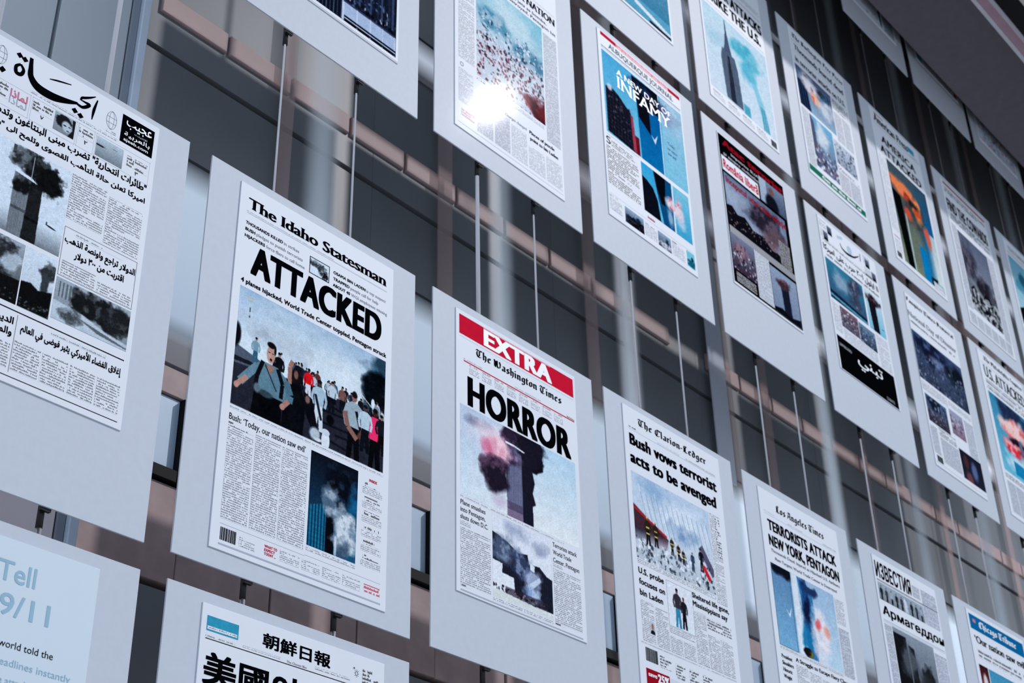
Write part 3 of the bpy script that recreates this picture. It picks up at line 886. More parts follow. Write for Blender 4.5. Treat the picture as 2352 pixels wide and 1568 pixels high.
b.T('اميركا تعلن حالة التأهب القصوى وتلمح الى "بصمات" لأسامة', 0.135, 0.353, 0.037, 0.851, 'arabicb')
p = b.pic(0.29, 0.372, 0.583, 0.685, 560, top=(196, 210, 224), bot=(186, 200, 214), seed=7)
X_ = lambda u: (u - 0.29) / 0.293
p.grad((196, 210, 224), (110, 124, 138), .75, 1)
p.rect(X_(.386) - .02, .02, X_(.398) - .02, .12, (60, 68, 80))
m = p.poly([(.37, .30), (.56, .31), (.545, 1), (.385, 1)], (112, 128, 144)); p.stripes(m, 60, .88)
m = p.poly([(.56, .31), (.70, .36), (.715, 1), (.545, 1)], (34, 40, 48)); p.rect(.385, .69, .56, .72, (74, 86, 98)); p.rect(.55, .74, .71, .77, (20, 24, 30))
p.smoke(.50, .12, .20, .16, (46, 54, 66), 1, 5, .3, (110, 124, 138)); p.smoke(.66, .20, .24, .24, (24, 28, 36), 1, 9, .25, (70, 80, 94)); p.smoke(.78, .27, .16, .17, (20, 24, 30), 1, 12, .25)
p.smoke(.45, .42, .13, .09, (22, 26, 34), 1, 14, .3, (90, 104, 118)); p.poly([(.37, .28), (.56, .30), (.64, .345), (.56, .335), (.37, .31)], (208, 218, 228))
p.rect(.552, .05, .562, .32, (150, 164, 176)); p.ell(.86, .73, .075, .012, (38, 44, 54), 1, .4, .15); p.rect(.80, .69, .815, .73, (60, 66, 76)); p.grain(8); p.mono(); b.place(p)
b.C(0.586, 0.372, 0.713, 0.538, 'type_l'); b.C(0.722, 0.385, 0.850, 0.558, 'type_l')
b.frame(0.588, 0.568, 0.854, 0.742, 0.0015, 'grey_ink', 3, 'box_border')
b.C(0.63, 0.578, 0.80, 0.588, 'type')
b.T('الدولار تراجع واونصة الذهب', 0.594, 0.632, 0.036, 0.850, 'arabicb')
b.T('اقتربت من ٣٠٠ دولار', 0.634, 0.670, 0.032, 0.813, 'arabicb')
b.C(0.597, 0.686, 0.716, 0.738, 'type_l'); b.C(0.724, 0.700, 0.848, 0.738, 'type_l')
p = b.pic(0.29, 0.700, 0.474, 0.905, 420, top=(150, 164, 180), bot=(60, 68, 78), seed=8)
p.smoke(.62, .30, .28, .38, (44, 52, 62), 1, 4, .3, (90, 100, 114)); p.smoke(.8, .35, .22, .2, (190, 202, 214), .8, 6, .5); p.poly([(0, .6), (.3, .55), (.6, .62), (1, .6), (1, 1), (0, 1)], (20, 24, 30)); p.rubble(.8, .95, [(120, 132, 146), (40, 46, 54)], 60, .02); p.mono(); b.place(p)
p = b.pic(0.478, 0.700, 0.582, 0.905, 420, top=(196, 210, 222), bot=(176, 190, 204), seed=9)
p.smoke(.80, .26, .30, .22, (50, 58, 68), 1, 4, .3, (100, 112, 126)); p.smoke(.72, .45, .14, .2, (60, 68, 78), 1, 5, .3); p.poly([(0, .58), (.3, .55), (.55, .62), (1, .56), (1, 1), (0, 1)], (18, 22, 28)); p.rubble(.85, .97, [(90, 100, 112), (30, 34, 42)], 50, .02); p.mono(); b.place(p)
p = b.pic(0.588, 0.749, 0.854, 0.892, 460, top=(150, 166, 182), bot=(120, 134, 150), seed=10)
m = p.rect(.03, .08, .38, .45, (140, 156, 172)); p.stripes(m, 22, .7); p.smoke(.62, .35, .45, .36, (30, 34, 40), 1, 3, .3, (80, 90, 102)); p.smoke(.85, .45, .3, .35, (36, 42, 48), 1, 5, .3, (70, 78, 88))
p.poly([(0, .55), (.4, .62), (.7, .78), (1, .84), (1, 1), (0, 1)], (176, 190, 204), 1, 1); p.smoke(.25, .78, .2, .2, (70, 80, 90), 1, 8, .4, (150, 164, 178)); p.poly([(.3, .72), (.7, .84), (1, .93), (1, .96), (.6, .9)], (90, 104, 118)); p.mono(); b.place(p)
b.R(0.13, 0.922, 0.852, 0.9255, 'ink'); b.R(0.487, 0.932, 0.4885, 1.118, 'grey_ink'); b.R(0.13, 1.129, 0.856, 1.1315, 'ink')
b.C(0.60, 0.936, 0.79, 0.946, 'type')
b.T('إغلاق الفضاء الأميركي يثير فوضى في العالم', 0.503, 0.990, 0.040, 0.846, 'arabicb')
b.T('الديبلوماسية', 0.33, 0.975, 0.030, 0.478, 'arabicb'); b.T('والموقف', 0.38, 1.012, 0.030, 0.478, 'arabicb')
for x0, x1 in ((0.40, 0.48), (0.491, 0.577), (0.584, 0.669), (0.677, 0.762), (0.770, 0.852)):
    b.C(x0, 1.012 if x0 > .48 else 1.03, x1, 1.108, 'type_l')

# ================================================================== row 0, column 0 : information board
b = Board(0, 0, 'pale blue information board with the words Tell and 9/11 at the lower left', (0.10, 0.041, 0.866, 1.40), 0.0063, -0.0018, 'infop')
b.T('Tell', 0.560, 0.157, 0.056, 0.674, 'semi', 'skyt')
b.T('9/11', 0.578, 0.247, 0.058, 0.730, 'semi', 'skyt')
b.T('the world told the', 0.550, 0.330, 0.019, 0.757, 'sans', 'ink', 'text_line')
b.T('headlines instantly', 0.590, 0.377, 0.019, 0.818, 'sans', 'skyt', 'text_line')
b.T('the attacks', 0.585, 0.424, 0.019, 0.705, 'sans', 'skyt', 'text_line')

# ================================================================== row 1, column 1 : ATTACKED
b = Board(1, 1, 'board with the ATTACKED front page over a colour photo of people running down a street', (0.130, 0.037, 0.878, 1.404), 0.0053, -0.0028)
b.T('The Idaho Statesman', 0.168, 0.131, 0.043, 0.842, 'serifb', name='masthead')
b.C(0.164, 0.145, 0.845, 0.151, 'type_s'); b.R(0.164, 0.1535, 0.845, 0.1545, 'lgrey')
for i, (a, r_, xm, x1) in enumerate((('THOUSANDS KILLED', 'in strikes', 0.336, 0.408), ('BUSH', 'pledges to punish terrorists', 0.212, 0.426), ('HIJACKERS', 'force fliers to call home', 0.258, 0.437))):
    y = 0.201 + 0.0268 * i
    b.T(a, 0.163, y, 0.0125, xm - 0.005, 'bold', name='summary_line'); b.T(r_, xm, y, 0.0125, x1, 'serif', 'grey_ink', 'summary_line')
for i, (a, r_, xm, x1) in enumerate((('OSAMA BIN LADEN', 'is top suspect', 0.740, 0.840), ('TRAPPED', 'people call for help', 0.660, 0.802), ('ABOUT 40', 'WGI employees missing', 0.664, 0.848))):
    y = 0.204 + 0.0268 * i
    b.T(a, 0.574, y, 0.0125, xm - 0.005, 'bold', name='summary_line'); b.T(r_, xm, y, 0.0125, x1, 'serif', 'grey_ink', 'summary_line')
p = b.pic(0.459, 0.185, 0.555, 0.256, 700, top=(206, 216, 226), bot=(206, 216, 226), seed=5)
p.smoke(.3, .3, .4, .25, (60, 70, 84), 1, 4, .4, (170, 182, 194)); p.smoke(.65, .5, .3, .3, (50, 60, 76), 1, 7, .4, (160, 172, 190)); p.smoke(.78, .85, .16, .4, (26, 30, 40), 1, 9, .3, (150, 160, 172)); p.mono(); b.place(p)
b.frame(0.459, 0.185, 0.555, 0.256, 0.003)
b.T('ATTACKED', 0.200, 0.389, 0.117, 0.822, 'black')
b.T('4 planes hijacked, World Trade Center toppled, Pentagon struck', 0.163, 0.437, 0.018, 0.850, 'bold', name='subheadline')
p = b.pic(0.163, 0.453, 0.849, 0.903, 520, top=(150, 172, 192), bot=(160, 184, 200), seed=11)
p.grad((156, 180, 202), (204, 218, 226), 0, .5)
p.smoke(.45, .22, .55, .25, (186, 202, 214), .75, 3, .8, (160, 182, 198)); p.smoke(.70, .33, .35, .16, (206, 218, 224), .8, 4, .8); p.smoke(.3, .3, .25, .12, (176, 186, 196), .6, 6, .8, (140, 150, 166))
p.smoke(.97, .12, .16, .20, (36, 62, 80), .9, 8, .5, (80, 130, 150)); p.smoke(.95, .32, .13, .18, (8, 14, 22), 1, 9, .35, (30, 60, 76)); p.rect(.90, .34, 1, .50, (10, 14, 20), .9, 3)
p.poly([(0, .64), (.12, .60), (.45, .58), (1, .50), (1, 1), (0, 1)], (44, 46, 58), 1, 2); p.poly([(0, .5), (.18, .56), (.12, .64), (0, .66)], (84, 94, 108), 1, 1)
p.poly([(0, .60), (.14, .595), (.14, .62), (0, .64)], (30, 34, 44)); p.ell(.0, .42, .035, .12, (16, 20, 28), 1, .3)
for (x0, y0, x1, y1) in ((.52, .62, .70, .64), (.50, .70, .95, .66), (.55, .80, .98, .78), (.60, .92, .78, .95), (.66, .86, .9, .84)):
    p.poly([(x0, y0), (x1, y1), (x1, y1 + .02), (x0, y0 + .02)], (22, 24, 32), .9)
p.rect(.068, .15, .074, .24, (60, 70, 84)); p.ell(.072, .08, .022, .03, (170, 180, 176), .7, .4); p.rect(.055, .19, .09, .22, (190, 204, 214), .9)
p.person(.125, .60, .23, (120, 150, 164), (60, 100, 124))
R_ = np.random.default_rng(4)
for i in range(46):
    x = R_.uniform(.24, .99); hh = R_.uniform(.14, .22) * (1 if x < .8 else 1.1)
    y = .40 + hh + R_.uniform(-.01, .05)
    c = [(24, 26, 34), (40, 46, 60), (120, 136, 150), (16, 18, 26), (176, 188, 198), (96, 60, 60), (60, 84, 104)][R_.integers(7)]
    p.person(x, y, hh, c, (20, 22, 32), (110, 84, 78))
p.person(.275, .70, .30, (22, 24, 34), (16, 18, 26)); p.person(.47, .68, .27, (206, 30, 44), (196, 200, 210), (80, 56, 54)); p.person(.40, .62, .22, (30, 30, 40), (20, 20, 30))
p.person(.63, .70, .28, (180, 196, 208), (20, 24, 34)); p.person(.70, .66, .24, (120, 90, 84), (24, 28, 38)); p.person(.545, .90, .44, (158, 182, 196), (196, 208, 216), (80, 64, 60)); p.stroke([(.52, .60), (.565, .80)], .012, (30, 36, 48))
p.ell(.625, .76, .03, .05, (12, 14, 20), 1, .3)
# woman in black with a raised arm
p.poly([(.34, .60), (.42, .60), (.46, .72), (.45, 1), (.31, 1), (.32, .74)], (14, 16, 24)); p.ell(.385, .53, .030, .07, (30, 22, 26), 1, .3); p.ell(.388, .52, .018, .045, (126, 92, 84), 1, .4); p.stroke([(.35, .62), (.345, .48), (.362, .42)], .02, (150, 116, 106))
p.poly([(.44, .62), (.50, .66), (.56, .96), (.53, .97), (.46, .80)], (16, 18, 26)); p.ell(.47, .68, .02, .04, (120, 96, 92), 1, .4); p.ell(.55, .97, .03, .02, (206, 210, 216), 1, .3)
# man in front: blue-grey shirt, bag straps, black trousers
p.poly([(.135, .78), (.305, .78), (.31, 1.0), (.12, 1.0)], (10, 12, 18)); p.poly([(.12, .60), (.17, .54), (.27, .54), (.33, .60), (.345, .72), (.33, .80), (.14, .80), (.145, .68)], (98, 128, 142)); p.grain(5, 14, 9)
p.stroke([(.145, .60), (.10, .68), (.045, .79)], .034, (104, 134, 148)); p.stroke([(.085, .73), (.03, .82)], .021, (170, 134, 122)); p.ell(.025, .83, .018, .03, (176, 140, 128), 1, .3)
p.stroke([(.325, .62), (.355, .72), (.35, .78)], .038, (86, 116, 132)); p.stroke([(.35, .77), (.318, .83)], .022, (160, 122, 112)); p.ell(.312, .84, .02, .03, (170, 132, 122), 1, .3)
p.stroke([(.175, .54), (.145, .68), (.14, .78)], .018, (18, 22, 32)); p.stroke([(.27, .55), (.305, .66), (.30, .78)], .018, (18, 22, 32)); p.stroke([(.19, .56), (.27, .74)], .006, (40, 56, 72))
p.ell(.205, .80, .06, .035, (60, 76, 84), 1, .4, 0, .5); p.ell(.15, .78, .025, .05, (96, 116, 124), 1, .4); p.poly([(.195, .55), (.25, .55), (.225, .63)], (150, 116, 106)); p.ell(.222, .455, .030, .085, (176, 142, 130), 1, .2); p.ell(.221, .378, .031, .030, (24, 22, 28), 1, .3, 0, .2); p.ell(.247, .41, .008, .045, (24, 22, 28), 1, .3); p.ell(.212, .47, .012, .07, (196, 164, 152), .6, .8)
p.rect(.205, .44, .217, .447, (40, 30, 34)); p.rect(.228, .44, .240, .447, (40, 30, 34)); p.ell(.223, .50, .009, .014, (60, 24, 30), 1, .4)
# grey T-shirt man and woman in pink
p.person(.785, 1.02, .60, (150, 166, 176), (14, 16, 22), (136, 104, 96)); p.stroke([(.80, .58), (.835, .74), (.80, .80)], .014, (24, 28, 38)); p.stroke([(.72, .62), (.745, .74), (.81, .82)], .024, (136, 104, 96)); p.ell(.785, .44, .020, .035, (30, 26, 30), 1, .4)
p.person(.935, 1.02, .55, (222, 60, 110), (12, 14, 20), (70, 46, 44)); p.stroke([(.90, .60), (.85, .72), (.82, .80)], .020, (100, 70, 64)); p.person(.865, .9, .42, (176, 196, 208), (20, 24, 34), (90, 70, 66)); p.person(.98, .86, .36, (30, 34, 44), (14, 16, 22))
p.ell(.60, .95, .030, .09, (206, 216, 224), 1, .15); p.ell(.60, .88, .030, .03, (190, 202, 212), 1, .2); p.ell(.53, .93, .04, .06, (190, 204, 214), .9, .4, 0, .4); p.ell(.915, .44, .015, .05, (206, 216, 224), 1, .3)
p.stroke([(.80, .38), (.92, .49)], .004, (200, 212, 220)); p.grain(6, 60, 3); b.place(p, label='colour photo of a running crowd')
b.C(0.164, 0.909, 0.850, 0.918, 'type_s', 'caption')
b.T("Bush: ‘Today, our nation saw evil’", 0.164, 0.958, 0.022, 0.490, 'serif')
b.C(0.164, 0.967, 0.268, 0.982, 'type_b', 'byline')
b.C(0.164, 0.987, 0.268, 1.300); b.C(0.277, 0.972, 0.384, 1.300); b.C(0.391, 0.972, 0.502, 1.300)
p = b.pic(0.515, 0.937, 0.732, 1.277, 460, top=(18, 26, 40), bot=(40, 90, 120), seed=12)
p.smoke(.7, .25, .5, .3, (14, 20, 32), 1, 3, .6, (40, 60, 80)); p.smoke(.95, .35, .2, .25, (30, 110, 150), .8, 5, .7); m = p.poly([(0, .58), (.36, .50), (.36, 1), (0, 1)], (36, 120, 156), 1, 1); p.stripes(m, 16, .6); p.stripes(m, 60, .85, 1)
p.poly([(.36, .50), (.52, .58), (.54, 1), (.36, 1)], (12, 16, 24)); p.smoke(.45, .45, .18, .22, (160, 176, 190), .9, 7, .5, (60, 80, 100)); p.smoke(.75, .75, .34, .28, (196, 206, 214), 1, 9, .5, (110, 126, 142)); p.smoke(.72, .92, .2, .14, (60, 80, 100), .8, 12, .6); p.rect(.55, .80, .60, 1, (206, 214, 222), .8, 2)
b.place(p); b.C(0.514, 1.281, 0.732, 1.296, 'type_s', 'caption')
b.T('INSIDE', 0.785, 0.957, 0.010, 0.822, 'bold', 'red', 'side_title')
for i in range(6):
    y = 0.965 + i * 0.053
    b.C(0.765, y, 0.838, y + 0.015, 'type_b', 'side_title'); b.C(0.755, y + .018, 0.848, y + .042, 'type_s', 'text_column')
b.R(0.163, 1.3165, 0.510, 1.3175, 'lgrey'); b.R(0.510, 1.313, 0.850, 1.314, 'lgrey')
b.bar(0.168, 1.328, 0.229, 1.370); b.C(0.243, 1.336, 0.305, 1.368, 'type_s')
for i, t in enumerate(('WHAT TO', 'EXPECT', 'TODAY ...')):
    b.T(t, 0.344, 1.340 + i * .0125, 0.009, (0.396, 0.388, 0.392)[i], 'bold', 'red', 'side_title')
for x0, x1 in ((0.408, 0.489), (0.500, 0.578), (0.589, 0.669), (0.678, 0.758)):
    b.C(x0, 1.328, x1, 1.366, 'type_s')
b.C(0.775, 1.332, 0.848, 1.360, 'type_r', 'side_title'); b.R(0.164, 1.381, 0.852, 1.3865, 'lgrey')

# ================================================================== row 0, column 1 : korean paper
b = Board(1, 0, 'board at the bottom with a Korean front page, blue box and heavy black characters', (0.130, 0.036, 0.881, 1.40), 0.0042, 0.0018)
b.R(0.150, 0.071, 0.270, 0.117, 'teal', 'blue_box', 2); b.C(0.153, 0.102, 0.265, 0.112, 'type_s', layer=3)
b.T('朝鮮日報', 0.364, 0.112, 0.046, 0.643, 'cjkb', name='masthead')
b.C(0.150, 0.128, 0.26, 0.136, 'type_s'); b.C(0.29, 0.127, 0.44, 0.133, 'type_s'); b.C(0.58, 0.120, 0.73, 0.128, 'type_s')
b.T('The Chosun Ilbo', 0.463, 0.136, 0.007, 0.545, 'serif', 'grey_ink', 'masthead')
b.R(0.149, 0.1395, 0.735, 0.142, 'ink')
b.ring(0.757, 0.098, 0.006, 0.0075, 0.002, 'grey_ink', 'weather_symbol')
for k in range(8):
    a = k * math.pi / 4
    x, y = 0.757 + .009 * math.cos(a), 0.098 + .011 * math.sin(a)
    b.P([(x - .001, y - .0015), (x + .001, y - .0015), (x + .001, y + .0015), (x - .001, y + .0015)], 'grey_ink', 'weather_ray', 4)
b.C(0.742, 0.080, 0.77, 0.087, 'type_b'); b.C(0.783, 0.076, 0.855, 0.125, 'type_b')
b.T('美國이 공격', 0.150, 0.275, 0.098, 0.78, 'cjkb'); b.T('당했다', 0.150, 0.40, 0.098, 0.55, 'cjkb')
b.C(0.15, 0.45, 0.86, 0.8); 

# ================================================================== row 1, column 2 : HORROR
b = Board(2, 1, 'board with the HORROR front page under a red EXTRA banner', (0.128, 0.038, 0.876, 1.224), 0.0055, -0.0017)
b.R(0.147, 0.058, 0.862, 0.147, 'red', 'red_banner', 2)
b.T('EXTRA', 0.291, 0.141, 0.076, 0.719, 'black', 'white', 'banner_lettering')
b.R(0.29, 0.0605, 0.71, 0.062, 'white', 'banner_line', 4)
b.T('The Washington Times', 0.242, 0.212, 0.034, 0.778, 'blackl', name='masthead')
b.R(0.150, 0.158, 0.86, 0.1588, 'lgrey'); b.C(0.172, 0.250, 0.28, 0.257, 'type_s'); b.C(0.48, 0.249, 0.64, 0.256, 'type_s'); b.C(0.81, 0.249, 0.86, 0.258, 'type_b')
b.R(0.172, 0.2605, 0.860, 0.2655, 'red')
for i in range(8):
    x = 0.205 + i * 0.0745
    b.C(x, 0.270, x + 0.052, 0.276, 'type_b'); b.C(x, 0.279, x + 0.056, 0.308, 'type_s')
b.T('HORROR', 0.193, 0.452, 0.128, 0.828, 'black')
p = b.pic(0.150, 0.460, 0.851, 0.838, 420, top=(150, 188, 212), bot=(196, 210, 214), seed=13)
p.grad((172, 200, 218), (214, 220, 222)); p.grad((176, 190, 208), (202, 216, 226), 0, 1, np.clip(1 - p.X * 2.4, 0, 1)); p.grain(4, 8, 3)
p.smoke(.12, .14, .16, .09, (112, 110, 136), .8, 3, .7, (130, 90, 120)); p.smoke(.28, .22, .22, .25, (216, 204, 214), .9, 5, .7)
m = p.poly([(.37, 0), (.51, 0), (.51, 1), (.38, 1)], (112, 116, 140)); p.stripes(m, 70, .9); p.poly([(.51, 0), (.59, 0), (.60, 1), (.51, 1)], (34, 34, 52)); p.poly([(.38, .83), (.51, .83), (.51, .92), (.38, .92)], (90, 84, 106))
p.poly([(.38, .92), (.51, .92), (.51, 1), (.38, 1)], (126, 112, 134)); p.smoke(.42, .10, .12, .14, (52, 42, 62), 1, 6, .4, (130, 100, 130)); p.smoke(.60, .10, .15, .20, (32, 28, 42), 1, 8, .25, (70, 62, 84)); p.smoke(.64, .25, .10, .14, (26, 24, 36), 1, 9, .2)
p.poly([(.51, .05), (.66, .02), (.70, .12), (.66, .30), (.60, .36), (.62, .50), (.60, .62), (.625, .74), (.59, .78), (.51, .6)], (34, 32, 48), 1, 2)
p.smoke(.43, .34, .09, .14, (60, 50, 72), .95, 11, .4, (170, 150, 180)); p.smoke(.30, .38, .11, .22, (214, 160, 176), 1, 12, .5, (236, 208, 214)); p.smoke(.22, .35, .06, .14, (196, 84, 120), .5, 14, .5, (240, 190, 200)); p.smoke(.28, .60, .12, .20, (40, 34, 50), 1, 15, .35, (112, 84, 106))
p.smoke(.32, .90, .10, .12, (176, 162, 184), .7, 16, .8); p.poly([(.375, .165), (.45, .165), (.54, .19), (.53, .205), (.45, .185), (.375, .19)], (214, 220, 228)); b.place(p, label='colour photo of a burning tower')
b.C(0.150, 0.843, 0.757, 0.851, 'type_s', 'caption')
for i, (t, x) in enumerate((('Plane smashes', .288), ('into Pentagon,', .287), ('shuts down D.C.', .302))):
    b.T(t, 0.150, 0.879 + i * .029, 0.018, x, 'serif')
for i, (t, x) in enumerate((('Terrorists attack', .834), ('World Trade', .797), ('Center, Pentagon', .846))):
    b.T(t, 0.683, 0.880 + i * .032, 0.018, x, 'serif')
b.C(0.150, 0.945, 0.205, 0.962, 'type_s', 'byline'); b.C(0.683, 0.948, 0.74, 0.962, 'type_s', 'byline'); b.C(0.150, 0.970, 0.314, 1.188); b.C(0.683, 0.968, 0.850, 1.190)
b.C(0.150, 1.192, 0.205, 1.199, 'type_b'); b.C(0.683, 1.192, 0.745, 1.199, 'type_b')
p = b.pic(0.326, 0.858, 0.673, 1.186, 420, top=(206, 212, 222), bot=(214, 220, 226), seed=14)
p.smoke(.4, .10, .3, .12, (150, 160, 182), .8, 3, .8); p.smoke(.8, .22, .2, .14, (140, 150, 172), .8, 5, .8)
m = p.poly([(0, .22), (.1, .24), (.25, .28), (.42, .36), (.58, .33), (.60, .44), (.78, .42), (.9, .50), (1, .52), (1, .93), (.62, .92), (.36, .88), (.34, .69), (.15, .68), (.16, .57), (0, .56)], (40, 44, 60)); p.stripes(m, 34, .8)
p.smoke(.2, .38, .25, .18, (90, 104, 130), .8, 7, .6, (150, 164, 184)); p.smoke(.5, .5, .2, .2, (66, 78, 106), .8, 9, .5, (150, 164, 190)); p.smoke(.68, .62, .16, .2, (176, 190, 214), .8, 10, .6); p.poly([(.62, .42), (.70, .44), (.69, .52), (.62, .50)], (206, 214, 224)); p.poly([(.58, .70), (.78, .55), (.80, .60), (.60, .78)], (190, 204, 220), .9)
p.smoke(.66, .82, .16, .14, (140, 164, 200), .9, 12, .6, (196, 206, 220)); p.rect(.2, .83, .9, .93, (48, 44, 58), .7, 2); p.rubble(.84, .93, [(60, 50, 60), (120, 110, 124), (30, 30, 40)], 70, .02); p.poly([(0, .90), (1, .95), (1, 1), (0, 1)], (200, 206, 206)); b.place(p, label='grey photo of a collapsed building')
b.C(0.326, 1.189, 0.673, 1.204, 'type_s', 'caption'); b.R(0.150, 1.211, 0.851, 1.2165, 'lgrey')

# ================================================================== row 1, column 3
b = Board(3, 1, 'board with the front page headed Bush vows terrorist acts to be avenged', (0.129, 0.032, 0.886, 1.42), -0.0076, 0.006)
b.T('The Clarion-Ledger', 0.238, 0.103, 0.035, 0.775, 'blackl', name='masthead')
b.C(0.166, 0.128, 0.243, 0.136, 'type_b'); b.C(0.38, 0.133, 0.55, 0.139, 'type_s'); b.C(0.60, 0.133, 0.843, 0.140, 'type'); b.R(0.166, 0.1425, 0.843, 0.1435, 'lgrey')
b.T('Bush vows terrorist', 0.166, 0.221, 0.056, 0.845, 'black'); b.T('acts to be avenged', 0.163, 0.309, 0.056, 0.828, 'black')
p = b.pic(0.161, 0.352, 0.752, 0.756, 360, top=(176, 194, 212), bot=(196, 204, 214), seed=15)
p.smoke(.25, .12, .3, .15, (130, 160, 190), .7, 3, .8); p.smoke(.6, .3, .4, .25, (206, 216, 224), .8, 4, .8)
for i in range(14):
    x = .08 + i * .065; p.stroke([(x, .12 + .2 * abs(math.sin(i))), (x + .10, .62)], .006, (214, 222, 230), .8); p.stroke([(x + .02, .2), (x + .1, .6)], .008, (110, 136, 166), .5)
p.smoke(.62, .45, .2, .15, (100, 130, 166), .7, 6, .6, (196, 208, 222)); p.poly([(0, .38), (.2, .50), (.42, .62), (.38, .80), (0, .72)], (74, 50, 62), 1, 2); p.stroke([(0, .42), (.40, .60)], .014, (170, 44, 56)); p.poly([(0, .62), (.25, .66), (.1, .75), (0, .8)], (60, 52, 66), 1, 1)
p.grad((190, 200, 212), (176, 186, 194), .6, 1, np.clip((p.Y - .66 + .12 * p.X) * 6, 0, 1)); p.rubble(.72, 1.0, [(214, 220, 228), (112, 124, 136), (70, 78, 90), (170, 182, 190), (196, 204, 212)], 260, .028)
p.stroke([(.84, .50), (1, .78)], .05, (70, 66, 90), .8)
for x, y, h_ in ((.16, .80, .34), (.26, .78, .30), (.46, .78, .22), (.54, .80, .20), (.60, .82, .18)):
    p.person(x, y, h_, (52, 44, 34), (24, 24, 28), (120, 100, 60), (190, 180, 110)); p.rect(x - .02, y - h_ * .62, x + .02, y - h_ * .58, (214, 200, 120)); p.rect(x - .02, y - h_ * .42, x + .02, y - h_ * .38, (214, 200, 120))
p.person(.72, .84, .22, (50, 70, 96), (50, 64, 86)); p.person(.84, .80, .28, (30, 30, 40), (30, 30, 40)); p.stroke([(.86, .72), (.94, .86)], .03, (190, 40, 56)); p.person(.90, .98, .12, (40, 44, 56), (40, 44, 56)); b.place(p, label='colour photo of firefighters on rubble')
b.C(0.163, 0.761, 0.748, 0.778, 'type', 'caption'); b.C(0.758, 0.352, 0.838, 0.79, 'type'); b.C(0.80, 0.36, 0.838, 0.56, 'type_b', layer=3)
for i, (t, x) in enumerate((('U.S. probe', .346), ('focuses on', .349), ('bin Laden', .329))):
    b.T(t, 0.165, 0.824 + i * .0485, 0.027, x, 'bold')
b.T('Sheltered life gone,', 0.556, 0.820, 0.024, 0.843, 'bold'); b.T('Mississippians say', 0.557, 0.858, 0.024, 0.826, 'bold')
p = b.pic(0.364, 0.796, 0.556, 1.0, 360, top=(206, 212, 220), bot=(206, 214, 222), seed=16)
p.person(.38, .97, .88, (60, 56, 68), (60, 130, 160), (120, 84, 84)); p.person(.62, .95, .72, (36, 36, 46), (26, 28, 38), (110, 60, 60), (110, 50, 54)); p.grain(4); b.place(p); b.frame(0.364, 0.796, 0.556, 1.0, 0.002, 'lgrey')
b.C(0.364, 1.004, 0.549, 1.03, 'type', 'caption'); b.C(0.166, 0.942, 0.256, 1.118); b.C(0.267, 0.944, 0.356, 1.118)
for x0, x1, y in ((0.364, 0.451, 1.045), (0.459, 0.547, 1.045), (0.558, 0.648, 0.880), (0.655, 0.745, 0.96), (0.752, 0.845, 0.96)):
    b.C(x0, y, x1, 1.118)
b.C(0.655, 0.885, 0.845, 0.935, 'type_b'); b.C(0.15, 1.125, 0.85, 1.13, 'type_s')
p = b.pic(0.222, 1.02, 0.256, 1.075, 360, top=(180, 188, 198), bot=(160, 168, 180), seed=2); p.ell(.5, .4, .3, .28, (150, 110, 100), 1, .3); p.ell(.5, .95, .5, .3, (30, 30, 40), 1, .2); b.place(p, layer=3)
b.bar(0.177, 1.143, 0.259, 1.200); b.C(0.275, 1.150, 0.355, 1.205, 'type_b')
for i in range(3): b.C(0.385 + i * .10, 1.160, 0.455 + i * .10, 1.225, 'type_b')
b.R(0.172, 1.231, 0.334, 1.36, 'dred', 'red_banner', 2); b.T('save', 0.185, 1.262, 0.018, 0.245, 'bold', 'white', 'banner_lettering'); b.T('25%', 0.25, 1.276, 0.036, 0.33, 'black', 'white', 'banner_lettering')
b.R(0.336, 1.236, 0.85, 1.36, 'pale_grey', 'advert_box', 2)

# ================================================================== row 1, column 4
b = Board(4, 1, 'board with the front page headed TERRORISTS ATTACK NEW YORK, PENTAGON', (0.127, 0.044, 0.884, 1.42), -0.0095, 0.003)
b.T('Los Angeles Times', 0.277, 0.137, 0.038, 0.738, 'blackl', name='masthead')
b.C(0.165, 0.160, 0.26, 0.166, 'type_s'); b.C(0.38, 0.165, 0.52, 0.171, 'type_s'); b.C(0.72, 0.163, 0.85, 0.170, 'type'); b.R(0.165, 0.175, 0.85, 0.176, 'lgrey')
b.T('TERRORISTS ATTACK', 0.184, 0.258, 0.057, 0.833, 'black'); b.T('NEW YORK, PENTAGON', 0.178, 0.340, 0.057, 0.846, 'black')
b.T('Thousands Dead, Injured as Hijacked U.S. Airliners', 0.187, 0.372, 0.015, 0.836, 'serif', name='subheadline'); b.T('Ram Targets; World Trade Center Is Destroyed', 0.216, 0.410, 0.015, 0.798, 'serif', name='subheadline')
p = b.pic(0.166, 0.434, 0.752, 0.843, 300, top=(150, 176, 200), bot=(176, 200, 214), seed=17)
p.grad((96, 130, 164), (120, 166, 196), 0, 1, np.clip((.34 - p.X) * 30, 0, 1)); p.smoke(.08, .05, .3, .1, (20, 26, 40), 1, 3, .5); p.rect(.30, 0, .40, 1, (206, 214, 222), .9, 2)
p.poly([(.40, .0), (.62, .10), (.64, .5), (.60, 1), (.45, 1), (.46, .5)], (60, 116, 160), 1, 1); p.smoke(.50, .3, .10, .4, (20, 34, 66), 1, 5, .4, (40, 90, 140)); p.smoke(.46, .75, .08, .2, (30, 116, 160), .9, 6, .5); p.smoke(.60, .12, .12, .08, (40, 60, 96), 1, 7, .4)
